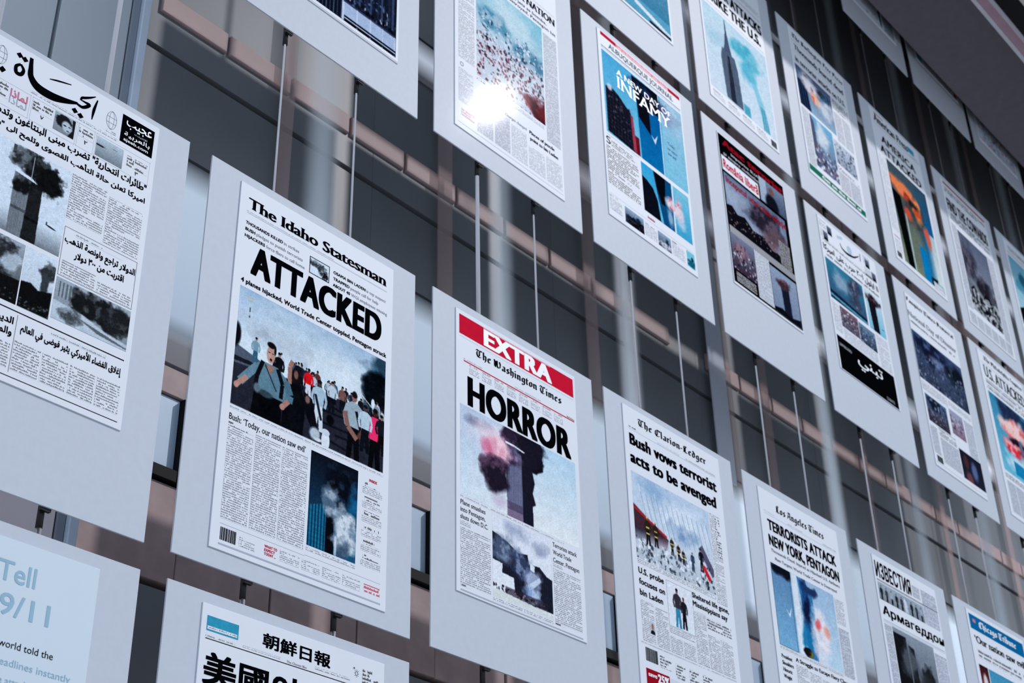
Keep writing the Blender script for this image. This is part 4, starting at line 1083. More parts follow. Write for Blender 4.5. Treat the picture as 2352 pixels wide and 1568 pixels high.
p.smoke(.70, .62, .18, .38, (216, 214, 220), 1, 8, .6, (190, 196, 210)); p.smoke(.66, .52, .07, .10, (206, 84, 90), .8, 9, .6, (236, 180, 150)); p.smoke(.80, .56, .07, .10, (214, 130, 110), .7, 10, .7, (240, 200, 170)); p.smoke(.44, .94, .08, .06, (30, 24, 34), 1, 12, .3, (150, 150, 70)); p.poly([(.16, .50), (.21, .56), (.26, .46), (.22, .60)], (206, 216, 226)); b.place(p, label='colour photo of two towers and a plane')
b.frame(0.166, 0.434, 0.330, 0.843, 0.002); b.C(0.760, 0.445, 0.848, 0.58, 'type'); b.C(0.760, 0.60, 0.862, 0.85, 'type_g')
b.C(0.167, 0.848, 0.75, 0.862, 'type', 'caption'); b.T('A Struggle to Escape Fiery Chaos', 0.293, 0.894, 0.019, 0.80, 'serifb')
for i, t in enumerate(('President', 'Shoulders', 'Historic', 'Weight')): b.T(t, 0.168, 0.905 + i * .032, 0.018, (0.262, 0.268, 0.25, 0.24)[i], 'serifb')
for i in range(5): b.C(0.293 + i * .118, 0.905 + .01 * i, 0.40 + i * .118, 1.30)

# ================================================================== row 1, column 5
b = Board(5, 1, 'board with a grey Cyrillic front page', (0.141, 0.042, 0.872, 1.42), 0.0072, -0.0012)
b.root['label'] = 'board with a grey Cyrillic front page over a strip of figures'
b.T('ИЗВЕСТИЯ', 0.158, 0.168, 0.088, 0.560, 'bold', name='masthead'); b.R(0.158, 0.180, 0.860, 0.183, 'ink'); b.R(0.158, 0.187, 0.680, 0.189, 'ink')
b.C(0.575, 0.095, 0.66, 0.165, 'type_g'); b.C(0.68, 0.092, 0.855, 0.295, 'type_g')
p = b.pic(0.160, 0.196, 0.674, 0.296, 300, top=(150, 160, 180), bot=(120, 130, 150), seed=18)
for i in range(9): p.person(.06 + i * .11, 1.1, .95, [(30, 34, 46), (60, 66, 82), (150, 160, 176)][i % 3], (20, 22, 32), (130, 120, 130))
p.poly([(.55, .2), (.60, .15), (.64, 1), (.56, 1)], (196, 206, 216), .9, 1); p.mono(.9); b.place(p)
b.T('Армагеддон', 0.170, 0.378, 0.050, 0.872, 'bold'); b.R(0.165, 0.408, 0.862, 0.410, 'grey_ink'); b.R(0.165, 0.418, 0.862, 0.420, 'lgrey')
p = b.pic(0.250, 0.425, 0.715, 0.95, 300, top=(130, 142, 164), bot=(60, 66, 82), seed=19)
p.poly([(0, .05), (.30, .05), (.34, 1), (0, 1)], (24, 26, 36), 1, 1); p.poly([(.34, .12), (.48, .14), (.52, 1), (.36, 1)], (30, 32, 44), 1, 1); p.smoke(.3, .3, .25, .2, (90, 100, 120), .8, 3, .6); p.smoke(.75, .35, .2, .14, (36, 40, 52), 1, 5, .4); p.smoke(.7, .6, .3, .3, (50, 56, 72), .8, 7, .6); p.mono(.8); b.place(p)
b.C(0.165, 0.43, 0.243, 0.95, 'type_g'); b.C(0.722, 0.45, 0.864, 0.95, 'type_g')

# ================================================================== row 1, column 6
b = Board(6, 1, 'board at the lower right with a blue banner across its page', (0.155, 0.034, 0.940, 1.42), 0.0161, 0.0018)
b.R(0.182, 0.060, 0.925, 0.153, 'blue', 'blue_banner', 2); b.T('Chicago Tribune', 0.302, 0.124, 0.042, 0.815, 'blackl', 'white', 'banner_lettering'); b.R(0.225, 0.085, 0.262, 0.106, 'pinkt', 'banner_badge', 3)
b.T("‘Our nation saw evil’", 0.206, 0.232, 0.044, 0.905, 'serifb'); b.C(0.222, 0.270, 0.88, 0.292, 'type_h', 'subheadline'); b.C(0.222, 0.305, 0.80, 0.325, 'type_h', 'subheadline')
p = b.pic(0.195, 0.368, 0.312, 0.60, 300, top=(60, 24, 30), bot=(150, 90, 90), seed=20); p.ell(.5, .45, .3, .3, (200, 190, 196), 1, .4); p.grain(20); b.place(p)
p = b.pic(0.322, 0.368, 0.90, 0.9, 250, top=(70, 140, 170), bot=(120, 170, 190), seed=21); p.smoke(.6, .5, .4, .4, (60, 60, 80), .8, 3, .6); b.place(p)

# ================================================================== row 2, column 1 : full-page photo
b = Board(1, 2, 'board cut by the top edge, only a dark city photo with railing showing', (0.135, 0.02, 0.875, 1.250), 0.0031, -0.0042)
p = b.pic(0.15, 0.55, 0.861, 1.226, 330, top=(110, 128, 156), bot=(24, 30, 44), seed=22)
m = p.rect(0, .3, 1, 1, (28, 34, 50)); p.rubble(.35, .92, [(16, 20, 32), (60, 76, 104), (34, 44, 66), (90, 106, 134), (22, 26, 40)], 420, .022); p.rubble(.7, .9, [(170, 182, 200), (12, 14, 24)], 50, .018, .55, 1)
for i in range(26):
    x = .30 + i * .03; p.rect(x, .45 + .1 * math.sin(i * 7), x + .018, .80, [(40, 52, 78), (70, 86, 116), (24, 30, 46)][i % 3], .8)
p.rect(0, .84, 1, 1, (20, 26, 42)); 
p.rect(.575, .845, 1, .955, (164, 180, 206)); p.rect(.565, .82, .585, 1, (190, 200, 216)); p.rect(.575, .835, 1, .848, (60, 70, 96))
for x in (.68, .785, .885, .985): p.rect(x, .845, x + .008, 1, (190, 202, 220))
p.rect(.585, .955, 1, .967, (12, 16, 28)); p.rect(.585, .967, 1, .979, (176, 188, 208)); p.rect(.585, .979, 1, .993, (12, 16, 28))
for i in range(8): p.rect(.36 + i * .028, .82, .364 + i * .028, 1, (90, 104, 130))
b.place(p, label='dark city photo behind a railing'); b.R(0.14, 1.243, 0.874, 1.2445, 'grey_ink')

# ================================================================== row 2, column 2
b = Board(2, 2, 'board with a sun glint on the front page headed NATION', (0.125, 0.0, 0.873, 1.350), 0.004, -0.0048)
b.T('ATTACK ON OUR NATION', 0.16, 0.288, 0.042, 0.858, 'serifb'); b.R(0.20, 0.225, 0.86, 0.2265, 'grey_ink')
b.T('Hijacked jets as bombs,', 0.43, 0.325, 0.018, 0.79, 'serif', name='subheadline'); b.T('destroyed, Pentagon hit', 0.49, 0.356, 0.018, 0.860, 'serif', name='subheadline')
p = b.pic(0.270, 0.372, 0.750, 0.98, 330, top=(120, 180, 200), bot=(206, 210, 218), seed=23)
p.grad((130, 190, 206), (196, 206, 216), 0, .6); p.smoke(.5, .15, .6, .25, (200, 218, 224), .8, 3, .8); p.smoke(.2, .35, .4, .12, (70, 130, 156), .8, 5, .5, (206, 214, 222)); p.smoke(.8, .45, .3, .12, (50, 110, 140), .8, 6, .5, (196, 210, 220)); p.smoke(.85, .65, .3, .14, (190, 204, 214), 1, 7, .6)
p.rubble(.3, .6, [(196, 208, 218), (50, 70, 90), (110, 140, 160), (214, 220, 228)], 160, .018)
p.rubble(.55, .8, [(110, 60, 76), (60, 40, 56), (206, 212, 220), (150, 110, 124), (216, 220, 226)], 320, .016); p.rubble(.72, 1, [(214, 216, 224), (150, 90, 100), (90, 50, 64), (220, 220, 226)], 200, .016, 0, 1); p.smoke(.95, .92, .25, .14, (120, 30, 44), 1, 9, .4, (60, 30, 44)); b.place(p, label='colour photo of dust and wreckage')
b.C(0.150, 0.50, 0.256, 0.95); b.C(0.760, 0.388, 0.860, 1.06, 'type_g'); b.C(0.270, 0.99, 0.33, 1.005, 'type_h'); b.C(0.36, 0.99, 0.74, 1.01, 'type_s', 'caption')
b.ring(0.171, 0.985, 0.012, 0.012, 0.004, 'grey_ink', 'column_symbol'); b.C(0.150, 1.01, 0.245, 1.20, 'type_s'); b.R(0.168, 1.235, 0.252, 1.275, 'pale_grey', 'advert_box'); b.C(0.17, 1.24, 0.25, 1.27, 'type_r', layer=4)
b.T('Charges changed', 0.46, 1.095, 0.016, 0.61, 'serif', 'grey_ink'); b.T('Pieces of puzzle', 0.628, 1.097, 0.018, 0.81, 'serifb'); b.T('point to bin Laden', 0.632, 1.132, 0.018, 0.836, 'serifb')
for x0, x1, y in ((0.27, 0.375, 1.10), (0.387, 0.49, 1.10), (0.502, 0.61, 1.12), (0.622, 0.735, 1.17), (0.748, 0.858, 1.16)): b.C(x0, y, x1, 1.30, 'type_s' if x0 > .4 else 'type_g')
b.R(0.145, 1.320, 0.862, 1.3215, 'lgrey')

# ================================================================== row 2, column 3 : INFAMY
b = Board(3, 2, 'board with the INFAMY front page over a bright blue tower photo', (0.130, 0.038, 0.878, 1.236), -0.0083, 0.0001)
b.C(0.157, 0.045, 0.869, 0.069, 'type_rb', 'red_banner'); b.R(0.157, 0.045, 0.29, 0.069, 'red', 'red_banner', 3); b.R(0.76, 0.045, 0.869, 0.069, 'red', 'red_banner', 3)
b.T('ALBUQUERQUE JOURNAL', 0.222, 0.120, 0.032, 0.800, 'serif', name='masthead'); b.R(0.157, 0.138, 0.866, 0.142, 'blue'); b.C(0.157, 0.146, 0.866, 0.154, 'type_s')
p = b.pic(0.157, 0.168, 0.866, 0.712, 340, top=(88, 168, 206), bot=(120, 190, 216), seed=24)
p.rect(0.69, 0, .70, 1, (220, 228, 234)); p.grad((150, 190, 210), (130, 190, 212), 0, 1, (p.X > .72).astype(float)); p.smoke(.85, .15, .3, .2, (176, 200, 214), .8, 4, .8)
p.poly([(.40, .25), (.69, .12), (.69, 1), (.42, 1)], (10, 104, 156)); p.poly([(.36, .02), (.69, 0), (.69, .30), (.56, .30), (.56, .62), (.42, .50), (.40, .22), (.36, .12)], (16, 18, 32), 1, 1); p.smoke(.55, .12, .25, .12, (18, 20, 34), 1, 5, .4, (30, 60, 96)); p.smoke(.75, .18, .2, .14, (110, 110, 150), .7, 6, .6)
m = p.poly([(.02, .44), (.08, .40), (.18, .44), (.25, .50), (.32, .55), (.34, 1.0), (.02, .98)], (40, 44, 62), 1, 1); p.stripes(m, 26, .7); p.stripes(m, 22, .7, 1); p.ell(.07, .42, .04, .05, (206, 214, 222), .9, .5); p.rubble(.5, .95, [(70, 60, 84), (24, 28, 42), (90, 84, 104)], 70, .016, .03, .3)
p.rect(.22, .52, .30, .66, (30, 32, 48)); p.rect(.34, .78, .40, 1, (112, 24, 40)); p.poly([(.31, .55), (.34, .57), (.36, .98), (.32, .98)], (160, 70, 90)); p.grad((24, 96, 144), (10, 120, 170), 0, 1, ((p.X > .42) & (p.X < .69) & (p.Y > .62)).astype(float) * .6); p.poly([(.56, .60), (.60, .64), (.65, .55), (.61, .69)], (214, 224, 230))
b.place(p, label='blue photo of a dark tower')
b.T('A NEW DAY OF', 0.276, 0.262, 0.036, 0.760, 'serif', 'white', 'headline'); b.T('INFAMY', 0.276, 0.350, 0.075, 0.752, 'serif', 'white', 'headline'); b.C(0.72, 0.46, 0.84, 0.56, 'type_b', layer=4) if False else None
b.T('“Today,', 0.70, 0.47, 0.017, 0.775, 'serif', 'blue', 'quote'); b.T('our nation', 0.70, 0.505, 0.017, 0.79, 'serif', 'blue', 'quote'); b.T('saw evil”', 0.70, 0.54, 0.017, 0.785, 'serif', 'blue', 'quote')
b.C(0.157, 0.722, 0.43, 0.732, 'type_s', 'caption'); b.T('S', 0.148, 0.788, 0.045, 0.183, 'serif', name='drop_capital')
b.C(0.19, 0.748, 0.41, 0.79, 'type_b'); b.C(0.145, 0.798, 0.408, 1.04, 'type_b')
p = b.pic(0.437, 0.738, 0.856, 1.046, 340, top=(60, 160, 206), bot=(110, 180, 206), seed=25)
p.poly([(.25, 0), (.63, 0), (.63, 1), (.40, 1), (.30, .4)], (14, 84, 124)); p.poly([(.25, 0), (.50, 0), (.46, .6), (.38, .6), (.30, .3)], (8, 12, 22), 1, 1); p.poly([(0, .28), (.1, .32), (.22, .40), (.3, .6), (.34, 1), (0, 1)], (16, 20, 34), 1, 1); p.rect(.63, 0, .66, 1, (216, 226, 232)); p.grad((130, 190, 210), (70, 160, 196), 0, 1, (p.X > .66).astype(float))
p.smoke(.58, .50, .12, .16, (220, 210, 216), 1, 3, .5, (214, 70, 80)); p.smoke(.76, .45, .14, .22, (222, 208, 214), 1, 5, .5, (214, 70, 84)); p.smoke(.80, .70, .12, .2, (190, 206, 218), .8, 6, .7); p.smoke(.55, .75, .08, .2, (190, 206, 220), .7, 8, .7); b.place(p, label='blue photo of an exploding tower')
b.T('Inside', 0.46, 1.083, 0.014, 0.52, 'bold', 'red', 'side_title'); b.R(0.145, 1.098, 0.86, 1.099, 'lgrey')
b.C(0.143, 1.108, 0.22, 1.118, 'type_b'); b.C(0.143, 1.124, 0.24, 1.195, 'type'); b.C(0.43, 1.122, 0.51, 1.132, 'type_b'); b.C(0.43, 1.138, 0.53, 1.20, 'type_s'); b.C(0.66, 1.11, 0.76, 1.125, 'type_b'); b.C(0.66, 1.13, 0.77, 1.20, 'type_s')
for (a, bb, c_, d_, t) in ((0.264, 1.116, 0.418, 1.210, (14, 16, 26)), (0.538, 1.116, 0.648, 1.205, (190, 196, 208)), (0.788, 1.106, 0.858, 1.203, (120, 190, 204))):
    p = b.pic(a, bb, c_, d_, 300, top=(150, 170, 190) if t[0] != 120 else t, bot=(60, 70, 90) if t[0] != 120 else t, seed=26); p.smoke(.5, .75, .6, .35, t if t[0] != 120 else (10, 110, 130), 1, 4, .4, (60, 60, 70)); p.smoke(.7, .4, .2, .2, (14, 40, 56), .9, 5, .5); b.place(p)

# ================================================================== row 2, column 4 : dark Romanian page
b = Board(4, 2, 'board with a dark black and red front page headed Atac terorist', (0.146, 0.056, 0.852, 1.090), -0.0164, 0.0036)
b.R(0.152, 0.062, 0.846, 1.076, 'ink', 'black_ground', 1); b.T('Atac terorist', 0.190, 0.130, 0.045, 0.835, 'black', 'dred')
b.T('împotriva SUA', 0.27, 0.165, 0.018, 0.56, 'semi', 'lgrey', 'subheadline'); b.T('și asupra civilizației', 0.19, 0.20, 0.018, 0.56, 'semi', 'lgrey', 'subheadline')
b.R(0.164, 0.214, 0.545, 0.318, 'pale_grey', 'title_box', 2); b.T('România liberă', 0.176, 0.298, 0.062, 0.538, 'bold', 'red', 'masthead')
p = b.pic(0.562, 0.135, 0.836, 0.312, 260, top=(120, 134, 154), bot=(80, 90, 110), seed=27); p.rect(0, 0, .28, 1, (176, 188, 204), .8); p.ell(.45, .85, .3, .45, (22, 26, 38), 1, .3); p.ell(.48, .30, .12, .20, (120, 90, 90), 1, .3); b.place(p, layer=2)
p = b.pic(0.165, 0.335, 0.808, 0.70, 260, top=(110, 124, 146), bot=(160, 170, 186), seed=28)
p.smoke(.62, .35, .35, .4, (46, 42, 56), 1, 4, .5, (110, 96, 110)); p.smoke(.75, .6, .25, .3, (110, 90, 96), .8, 6, .6); p.smoke(.1, .35, .25, .25, (176, 186, 202), .6, 7, .8); p.poly([(0, .62), (.08, .58), (.16, .68), (.28, .62), (.4, .75), (.55, .72), (.7, .85), (1, .80), (1, 1), (0, 1)], (18, 18, 28)); p.rubble(.68, .95, [(120, 96, 96), (20, 20, 30), (150, 140, 140)], 120, .02); b.place(p, layer=2)
b.T('începutul unei crize uriașe', 0.178, 0.398, 0.046, 0.815, 'bold', 'dred'); b.R(0.165, 0.70, 0.845, 0.745, 'grey_ink', 'photo_strip', 2)
b.C(0.70, 0.52, 0.82, 0.70, 'type_w', layer=3)
p = b.pic(0.160, 0.745, 0.395, 0.985, 260, top=(120, 130, 150), bot=(60, 50, 66), seed=29); p.smoke(.4, .4, .4, .3, (150, 120, 130), .8, 3, .6, (60, 40, 50)); p.rubble(.4, 1, [(24, 20, 30), (150, 110, 120), (190, 196, 206)], 80, .04); b.place(p, layer=2)
b.C(0.398, 0.745, 0.553, 1.062, 'type_g', layer=3)
p = b.pic(0.558, 0.765, 0.836, 1.070, 260, top=(140, 154, 174), bot=(120, 134, 156), seed=30); p.poly([(.35, .30), (.65, .22), (.68, 1), (.40, 1)], (28, 34, 52), 1, 1); p.smoke(.45, .25, .25, .16, (70, 50, 60), 1, 4, .4, (150, 110, 110)); p.poly([(0, .9), (.3, .84), (.6, .92), (1, .82), (1, 1), (0, 1)], (16, 18, 28)); b.place(p, layer=2)
b.C(0.180, 0.998, 0.375, 1.062, 'type_w', layer=3)

# ================================================================== row 2, column 5 : arabic with black block
b = Board(5, 2, 'board with an Arabic front page that ends in a solid black block', (0.143, 0.032, 0.866, 1.130), -0.0132, -0.0053)
b.nib([(0.40, 0.120), (0.42, 0.150), (0.48, 0.160), (0.56, 0.145), (0.60, 0.125), (0.64, 0.10)], [.006, .012, .018, .014, .01, .006]); b.nib([(0.66, 0.07), (0.655, 0.13)], [.006, .008]); b.ring(0.52, 0.115, 0.03, 0.032, 0.025, 'skyt', 'emblem'); b.P([(0.37, 0.075), (0.44, 0.055), (0.445, 0.075), (0.38, 0.095)], 'skyt', 'masthead_bar')
for x0, y0 in ((0.155, 0.05), (0.155, 0.125), (0.70, 0.05), (0.70, 0.145)): b.C(x0, y0, x0 + .085, y0 + .06, 'type')
for x0, y0, s_ in ((0.25, 0.062, 1), (0.19, 0.13, 2), (0.72, 0.07, 3), (0.79, 0.14, 4)):
    p = b.pic(x0, y0, x0 + .055, y0 + .065, 240, top=(120, 130, 150), bot=(40, 46, 60), seed=s_); p.ell(.5, .4, .3, .3, (90, 96, 112), 1, .4); p.ell(.5, .9, .5, .3, (16, 18, 28), 1, .4); b.place(p, layer=3)
b.C(0.17, 0.195, 0.84, 0.212, 'type_b'); b.T('١١ ايلول ٢٠٠١ حرب على اميركا', 0.165, 0.287, 0.056, 0.848, 'arabicb'); b.C(0.18, 0.298, 0.84, 0.322, 'type_h', 'subheadline')
p = b.pic(0.164, 0.338, 0.615, 0.630, 260, top=(60, 124, 150), bot=(60, 90, 116), seed=31); p.smoke(.35, .4, .3, .3, (150, 170, 186), .8, 3, .7); p.smoke(.7, .35, .25, .5, (60, 66, 86), .9, 5, .5, (150, 160, 176)); p.rect(.75, .1, .82, .8, (80, 76, 96), .8, 1); p.poly([(0, .78), (.3, .80), (.6, .84), (1, .86), (1, 1), (0, 1)], (26, 40, 58)); p.stroke([(0, .9), (1, .97)], .03, (90, 150, 176)); b.place(p)
p = b.pic(0.636, 0.338, 0.845, 0.630, 260, top=(196, 206, 216), bot=(120, 180, 200), seed=32); p.poly([(.15, .25), (.60, .15), (.62, 1), (.25, 1)], (26, 26, 38)); p.smoke(.45, .15, .45, .16, (30, 28, 38), 1, 4, .4, (120, 90, 90)); p.ell(.85, .8, .08, .015, (60, 60, 70), 1, .4); b.place(p)
b.C(0.163, 0.65, 0.245, 0.86); p = b.pic(0.253, 0.648, 0.47, 0.795, 260, top=(120, 100, 110), bot=(90, 90, 106), seed=33); p.rubble(.1, 1, [(30, 24, 34), (196, 202, 212), (110, 80, 90), (60, 56, 70)], 120, .05); b.place(p)
p = b.pic(0.476, 0.660, 0.680, 0.800, 260, top=(110, 136, 156), bot=(60, 70, 90), seed=34); p.rubble(.2, 1, [(30, 34, 48), (176, 190, 204), (80, 90, 106)], 80, .05); b.place(p)
b.C(0.26, 0.805, 0.67, 0.885, 'type_s'); b.C(0.70, 0.65, 0.845, 0.885, 'type_s')
b.R(0.158, 0.893, 0.850, 1.126, 'ink', 'black_banner', 2); b.T('تبني', 0.382, 1.030, 0.105, 0.695, 'arabic', 'white', 'banner_lettering'); b.C(0.175, 0.94, 0.32, 0.96, 'type_w', layer=3); b.C(0.70, 1.09, 0.80, 1.11, 'type_w', layer=3)

# ================================================================== row 2, column 6
b = Board(6, 2, 'board with a grey-blue front page of stacked dark wreckage photos', (0.140, 0.065, 0.862, 1.345), 0.0002, -0.005)
b.T('Fauquier Times-Democrat', 0.143, 0.130, 0.034, 0.838, 'blackl', name='masthead'); b.T('National Day of Disaster', 0.140, 0.245, 0.040, 0.835, 'serifb', 'grey_ink'); b.C(0.15, 0.275, 0.84, 0.295, 'type_h', 'subheadline')
p = b.pic(0.142, 0.352, 0.855, 0.715, 240, top=(70, 84, 116), bot=(60, 70, 88), seed=35)
p.smoke(.3, .2, .5, .3, (26, 34, 56), 1, 3, .5, (90, 110, 150)); p.smoke(.4, .35, .2, .15, (130, 146, 176), .8, 4, .7); p.smoke(.8, .4, .3, .3, (22, 30, 42), 1, 5, .5, (60, 80, 96)); p.rubble(.35, 1, [(90, 96, 120), (30, 36, 50), (130, 136, 160), (46, 56, 70)], 260, .03)
for i in range(8): p.stroke([(.3 + i * .05, .3), (.45 + i * .05, .95)], .004, (110, 120, 140), .7)
b.place(p); b.C(0.15, 0.735, 0.50, 0.80, 'type'); b.C(0.52, 0.735, 0.85, 0.775, 'type')
p = b.pic(0.165, 0.822, 0.46, 1.022, 240, top=(90, 110, 140), bot=(60, 56, 66), seed=36); p.smoke(.4, .2, .5, .25, (26, 36, 54), 1, 3, .4, (150, 166, 190)); p.rubble(.5, 1, [(30, 34, 48), (150, 150, 166), (90, 70, 80)], 90, .04); b.place(p)
p = b.pic(0.505, 0.800, 0.70, 0.985, 240, top=(150, 156, 176), bot=(130, 110, 124), seed=37); p.rubble(.2, 1, [(90, 60, 70), (190, 196, 206), (60, 56, 70)], 60, .05); b.place(p)
b.C(0.72, 0.80, 0.852, 1.07, 'type_g'); b.C(0.155, 1.05, 0.25, 1.25, 'type_g'); b.C(0.28, 1.03, 0.52, 1.09, 'type_b'); b.C(0.28, 1.10, 0.53, 1.28, 'type_g')
p = b.pic(0.545, 1.075, 0.862, 1.290, 240, top=(30, 34, 50), bot=(40, 44, 60), seed=38); p.ell(.25, .35, .14, .3, (80, 50, 54), 1, .4); p.ell(.6, .5, .18, .4, (90, 104, 136), 1, .5); p.ell(.3, .9, .2, .3, (110, 70, 80), 1, .5); b.place(p)
b.bar(0.177, 1.262, 0.252, 1.308); b.R(0.15, 1.318, 0.86, 1.320, 'lgrey')

# ================================================================== row 2, column 7
b = Board(7, 2, 'board with the U.S. ATTACKED front page, cut by the right edge', (0.125, 0.034, 0.878, 1.335), 0.0076, 0.0155)
b.T('The Philadelphia Inquirer', 0.22, 0.095, 0.036, 0.862, 'blackl', name='masthead'); b.R(0.165, 0.128, 0.85, 0.130, 'grey_ink')
b.T('U.S. ATTACKED', 0.178, 0.238, 0.092, 0.862, 'serifb'); b.C(0.18, 0.262, 0.85, 0.295, 'type_h', 'subheadline'); b.C(0.18, 0.310, 0.85, 0.345, 'type_h', 'subheadline')
p = b.pic(0.172, 0.362, 0.86, 0.98, 240, top=(60, 130, 160), bot=(110, 176, 196), seed=39)
p.smoke(.55, .12, .5, .2, (40, 44, 70), .9, 3, .6); p.smoke(.45, .35, .32, .2, (226, 190, 186), 1, 4, .4, (206, 80, 80)); p.smoke(.5, .52, .3, .1, (30, 30, 46), 1, 6, .4, (120, 130, 150)); p.smoke(.35, .60, .22, .12, (206, 60, 74), 1, 7, .5, (230, 190, 190)); p.smoke(.4, .82, .4, .16, (190, 210, 220), .9, 8, .6); p.rect(.3, .78, .55, .95, (16, 120, 160), .9, 2); b.place(p, label='photo of a fireball')
b.C(0.172, 1.0, 0.85, 1.035, 'type_b', 'caption')
for i in range(5): b.C(0.172 + i * .138, 1.06, 0.30 + i * .138, 1.30, 'type_g')

# ================================================================== row 3
b = Board(3, 3, 'nearly blank board at the top edge showing only a teal photo corner', (0.13, 0.03, 0.862, 1.222), -0.0037, 0.0012)
p = b.pic(0.16, 0.4, 0.846, 1.205, 200, top=(150, 170, 190), bot=(60, 130, 160), seed=40); p.rect(0, .86, 1, 1, (110, 170, 196), .8, 2); p.stroke([(.5, .90), (1, .97)], .02, (220, 230, 236)); p.rect(.70, .975, 1, 1, (26, 20, 30), 1, 1); b.place(p)

b = Board(4, 3, 'board with the STRIKE THE U.S. front page over a tall spired skyscraper photo', (0.130, 0.03, 0.872, 1.357), -0.0171, 0.0076)
b.C(0.40, 0.22, 0.86, 0.26, 'type_s'); b.R(0.16, 0.292, 0.86, 0.295, 'dred'); b.T('TERROR ATTACKS', 0.165, 0.415, 0.082, 0.856, 'black'); b.T('STRIKE THE U.S.', 0.165, 0.526, 0.082, 0.826, 'black'); b.C(0.16, 0.556, 0.86, 0.566, 'type_s', 'caption')
p = b.pic(0.148, 0.585, 0.860, 1.268, 260, top=(196, 220, 230), bot=(206, 220, 230), seed=41)
p.smoke(.12, .35, .2, .12, (150, 190, 206), .6, 3, .9); p.smoke(.60, .22, .28, .13, (90, 176, 196), 1, 4, .6, (140, 200, 214)); p.smoke(.66, .38, .16, .2, (90, 178, 200), .9, 6, .7); p.poly([(.62, .35), (.72, .38), (.86, .72), (.90, .98), (.80, .9), (.72, .6)], (120, 190, 208), .7, 4)
p.rect(.50, .88, .60, 1, (60, 156, 180), .8, 2); m = p.poly([(.78, .72), (.86, .74), (.90, 1), (.80, 1)], (110, 186, 206), .9); p.stripes(m, 30, .8)
p.poly([(.335, .02), (.345, .02), (.355, .22), (.325, .22)], (60, 76, 100)); p.poly([(.32, .20), (.36, .20), (.38, .33), (.40, .42), (.27, .42), (.30, .33)], (84, 98, 120)); m = p.poly([(.25, .40), (.44, .42), (.47, .55), (.49, .98), (.24, .98), (.22, .52)], (112, 128, 148)); p.stripes(m, 40, .6); p.poly([(.32, .45), (.36, .45), (.39, .98), (.31, .98)], (44, 50, 66), .9); b.place(p, label='photo of a spired skyscraper')
for i in range(4): b.C(0.165 + i * .155, 1.285, 0.26 + i * .155, 1.30, 'type_b'); b.C(0.165 + i * .155, 1.305, 0.29 + i * .155, 1.335, 'type_s')
b.bar(0.785, 1.290, 0.848, 1.340)

b = Board(5, 3, 'board whose front page has a green strip along its foot', (0.136, 0.022, 0.870, 1.262), -0.008, -0.0019)
b.T('The Burlington Free Press', 0.180, 0.102, 0.040, 0.850, 'blackl', name='masthead'); b.R(0.165, 0.128, 0.85, 0.130, 'grey_ink'); b.T('Thousands feared dead', 0.186, 0.203, 0.046, 0.838, 'serifb'); b.T('in terrorist attacks on U.S.', 0.178, 0.312, 0.046, 0.832, 'serifb'); b.R(0.165, 0.222, 0.85, 0.224, 'lgrey')
p = b.pic(0.160, 0.345, 0.618, 0.692, 250, top=(90, 100, 126), bot=(150, 176, 196), seed=42)
m = p.poly([(0, .35), (.25, .30), (.30, 1), (0, 1)], (40, 60, 90)); p.stripes(m, 14, .6); p.smoke(.3, .25, .3, .25, (206, 206, 214), 1, 3, .5, (110, 100, 110)); p.smoke(.5, .5, .2, .2, (226, 180, 160), 1, 5, .5, (206, 84, 60)); p.smoke(.8, .6, .25, .3, (200, 206, 214), 1, 6, .7); p.smoke(.75, .25, .25, .12, (50, 40, 50), .9, 7, .5, (60, 140, 170)); b.place(p, label='colour photo of an exploding tower')
b.C(0.63, 0.345, 0.845, 0.44, 'type_b'); b.C(0.63, 0.46, 0.73, 0.72, 'type_g'); b.C(0.742, 0.46, 0.845, 0.72, 'type_g'); b.C(0.158, 0.71, 0.245, 1.18, 'type_g')
p = b.pic(0.255, 0.715, 0.545, 1.145, 250, top=(120, 176, 206), bot=(120, 120, 140), seed=43); p.smoke(.45, .3, .35, .3, (206, 214, 220), 1, 3, .6); p.poly([(0, 0), (.15, .1), (.2, 1), (0, 1)], (90, 96, 116)); p.rubble(.55, 1, [(60, 66, 90), (206, 212, 220), (120, 90, 100), (90, 110, 140)], 120, .04); b.place(p)
p = b.pic(0.558, 0.745, 0.830, 0.945, 250, top=(190, 200, 212), bot=(150, 160, 176), seed=44); p.rubble(.1, 1, [(60, 64, 80), (206, 212, 220), (40, 44, 58)], 110, .05); b.place(p)
b.C(0.558, 0.965, 0.835, 1.0, 'type_b'); b.C(0.558, 1.01, 0.69, 1.17, 'type_g'); b.C(0.70, 1.01, 0.835, 1.17, 'type_g')
b.R(0.144, 1.188, 0.858, 1.236, 'green', 'green_banner', 2); b.T('Get on the Best of', 0.30, 1.224, 0.026, 0.80, 'bold', 'white', 'banner_lettering')

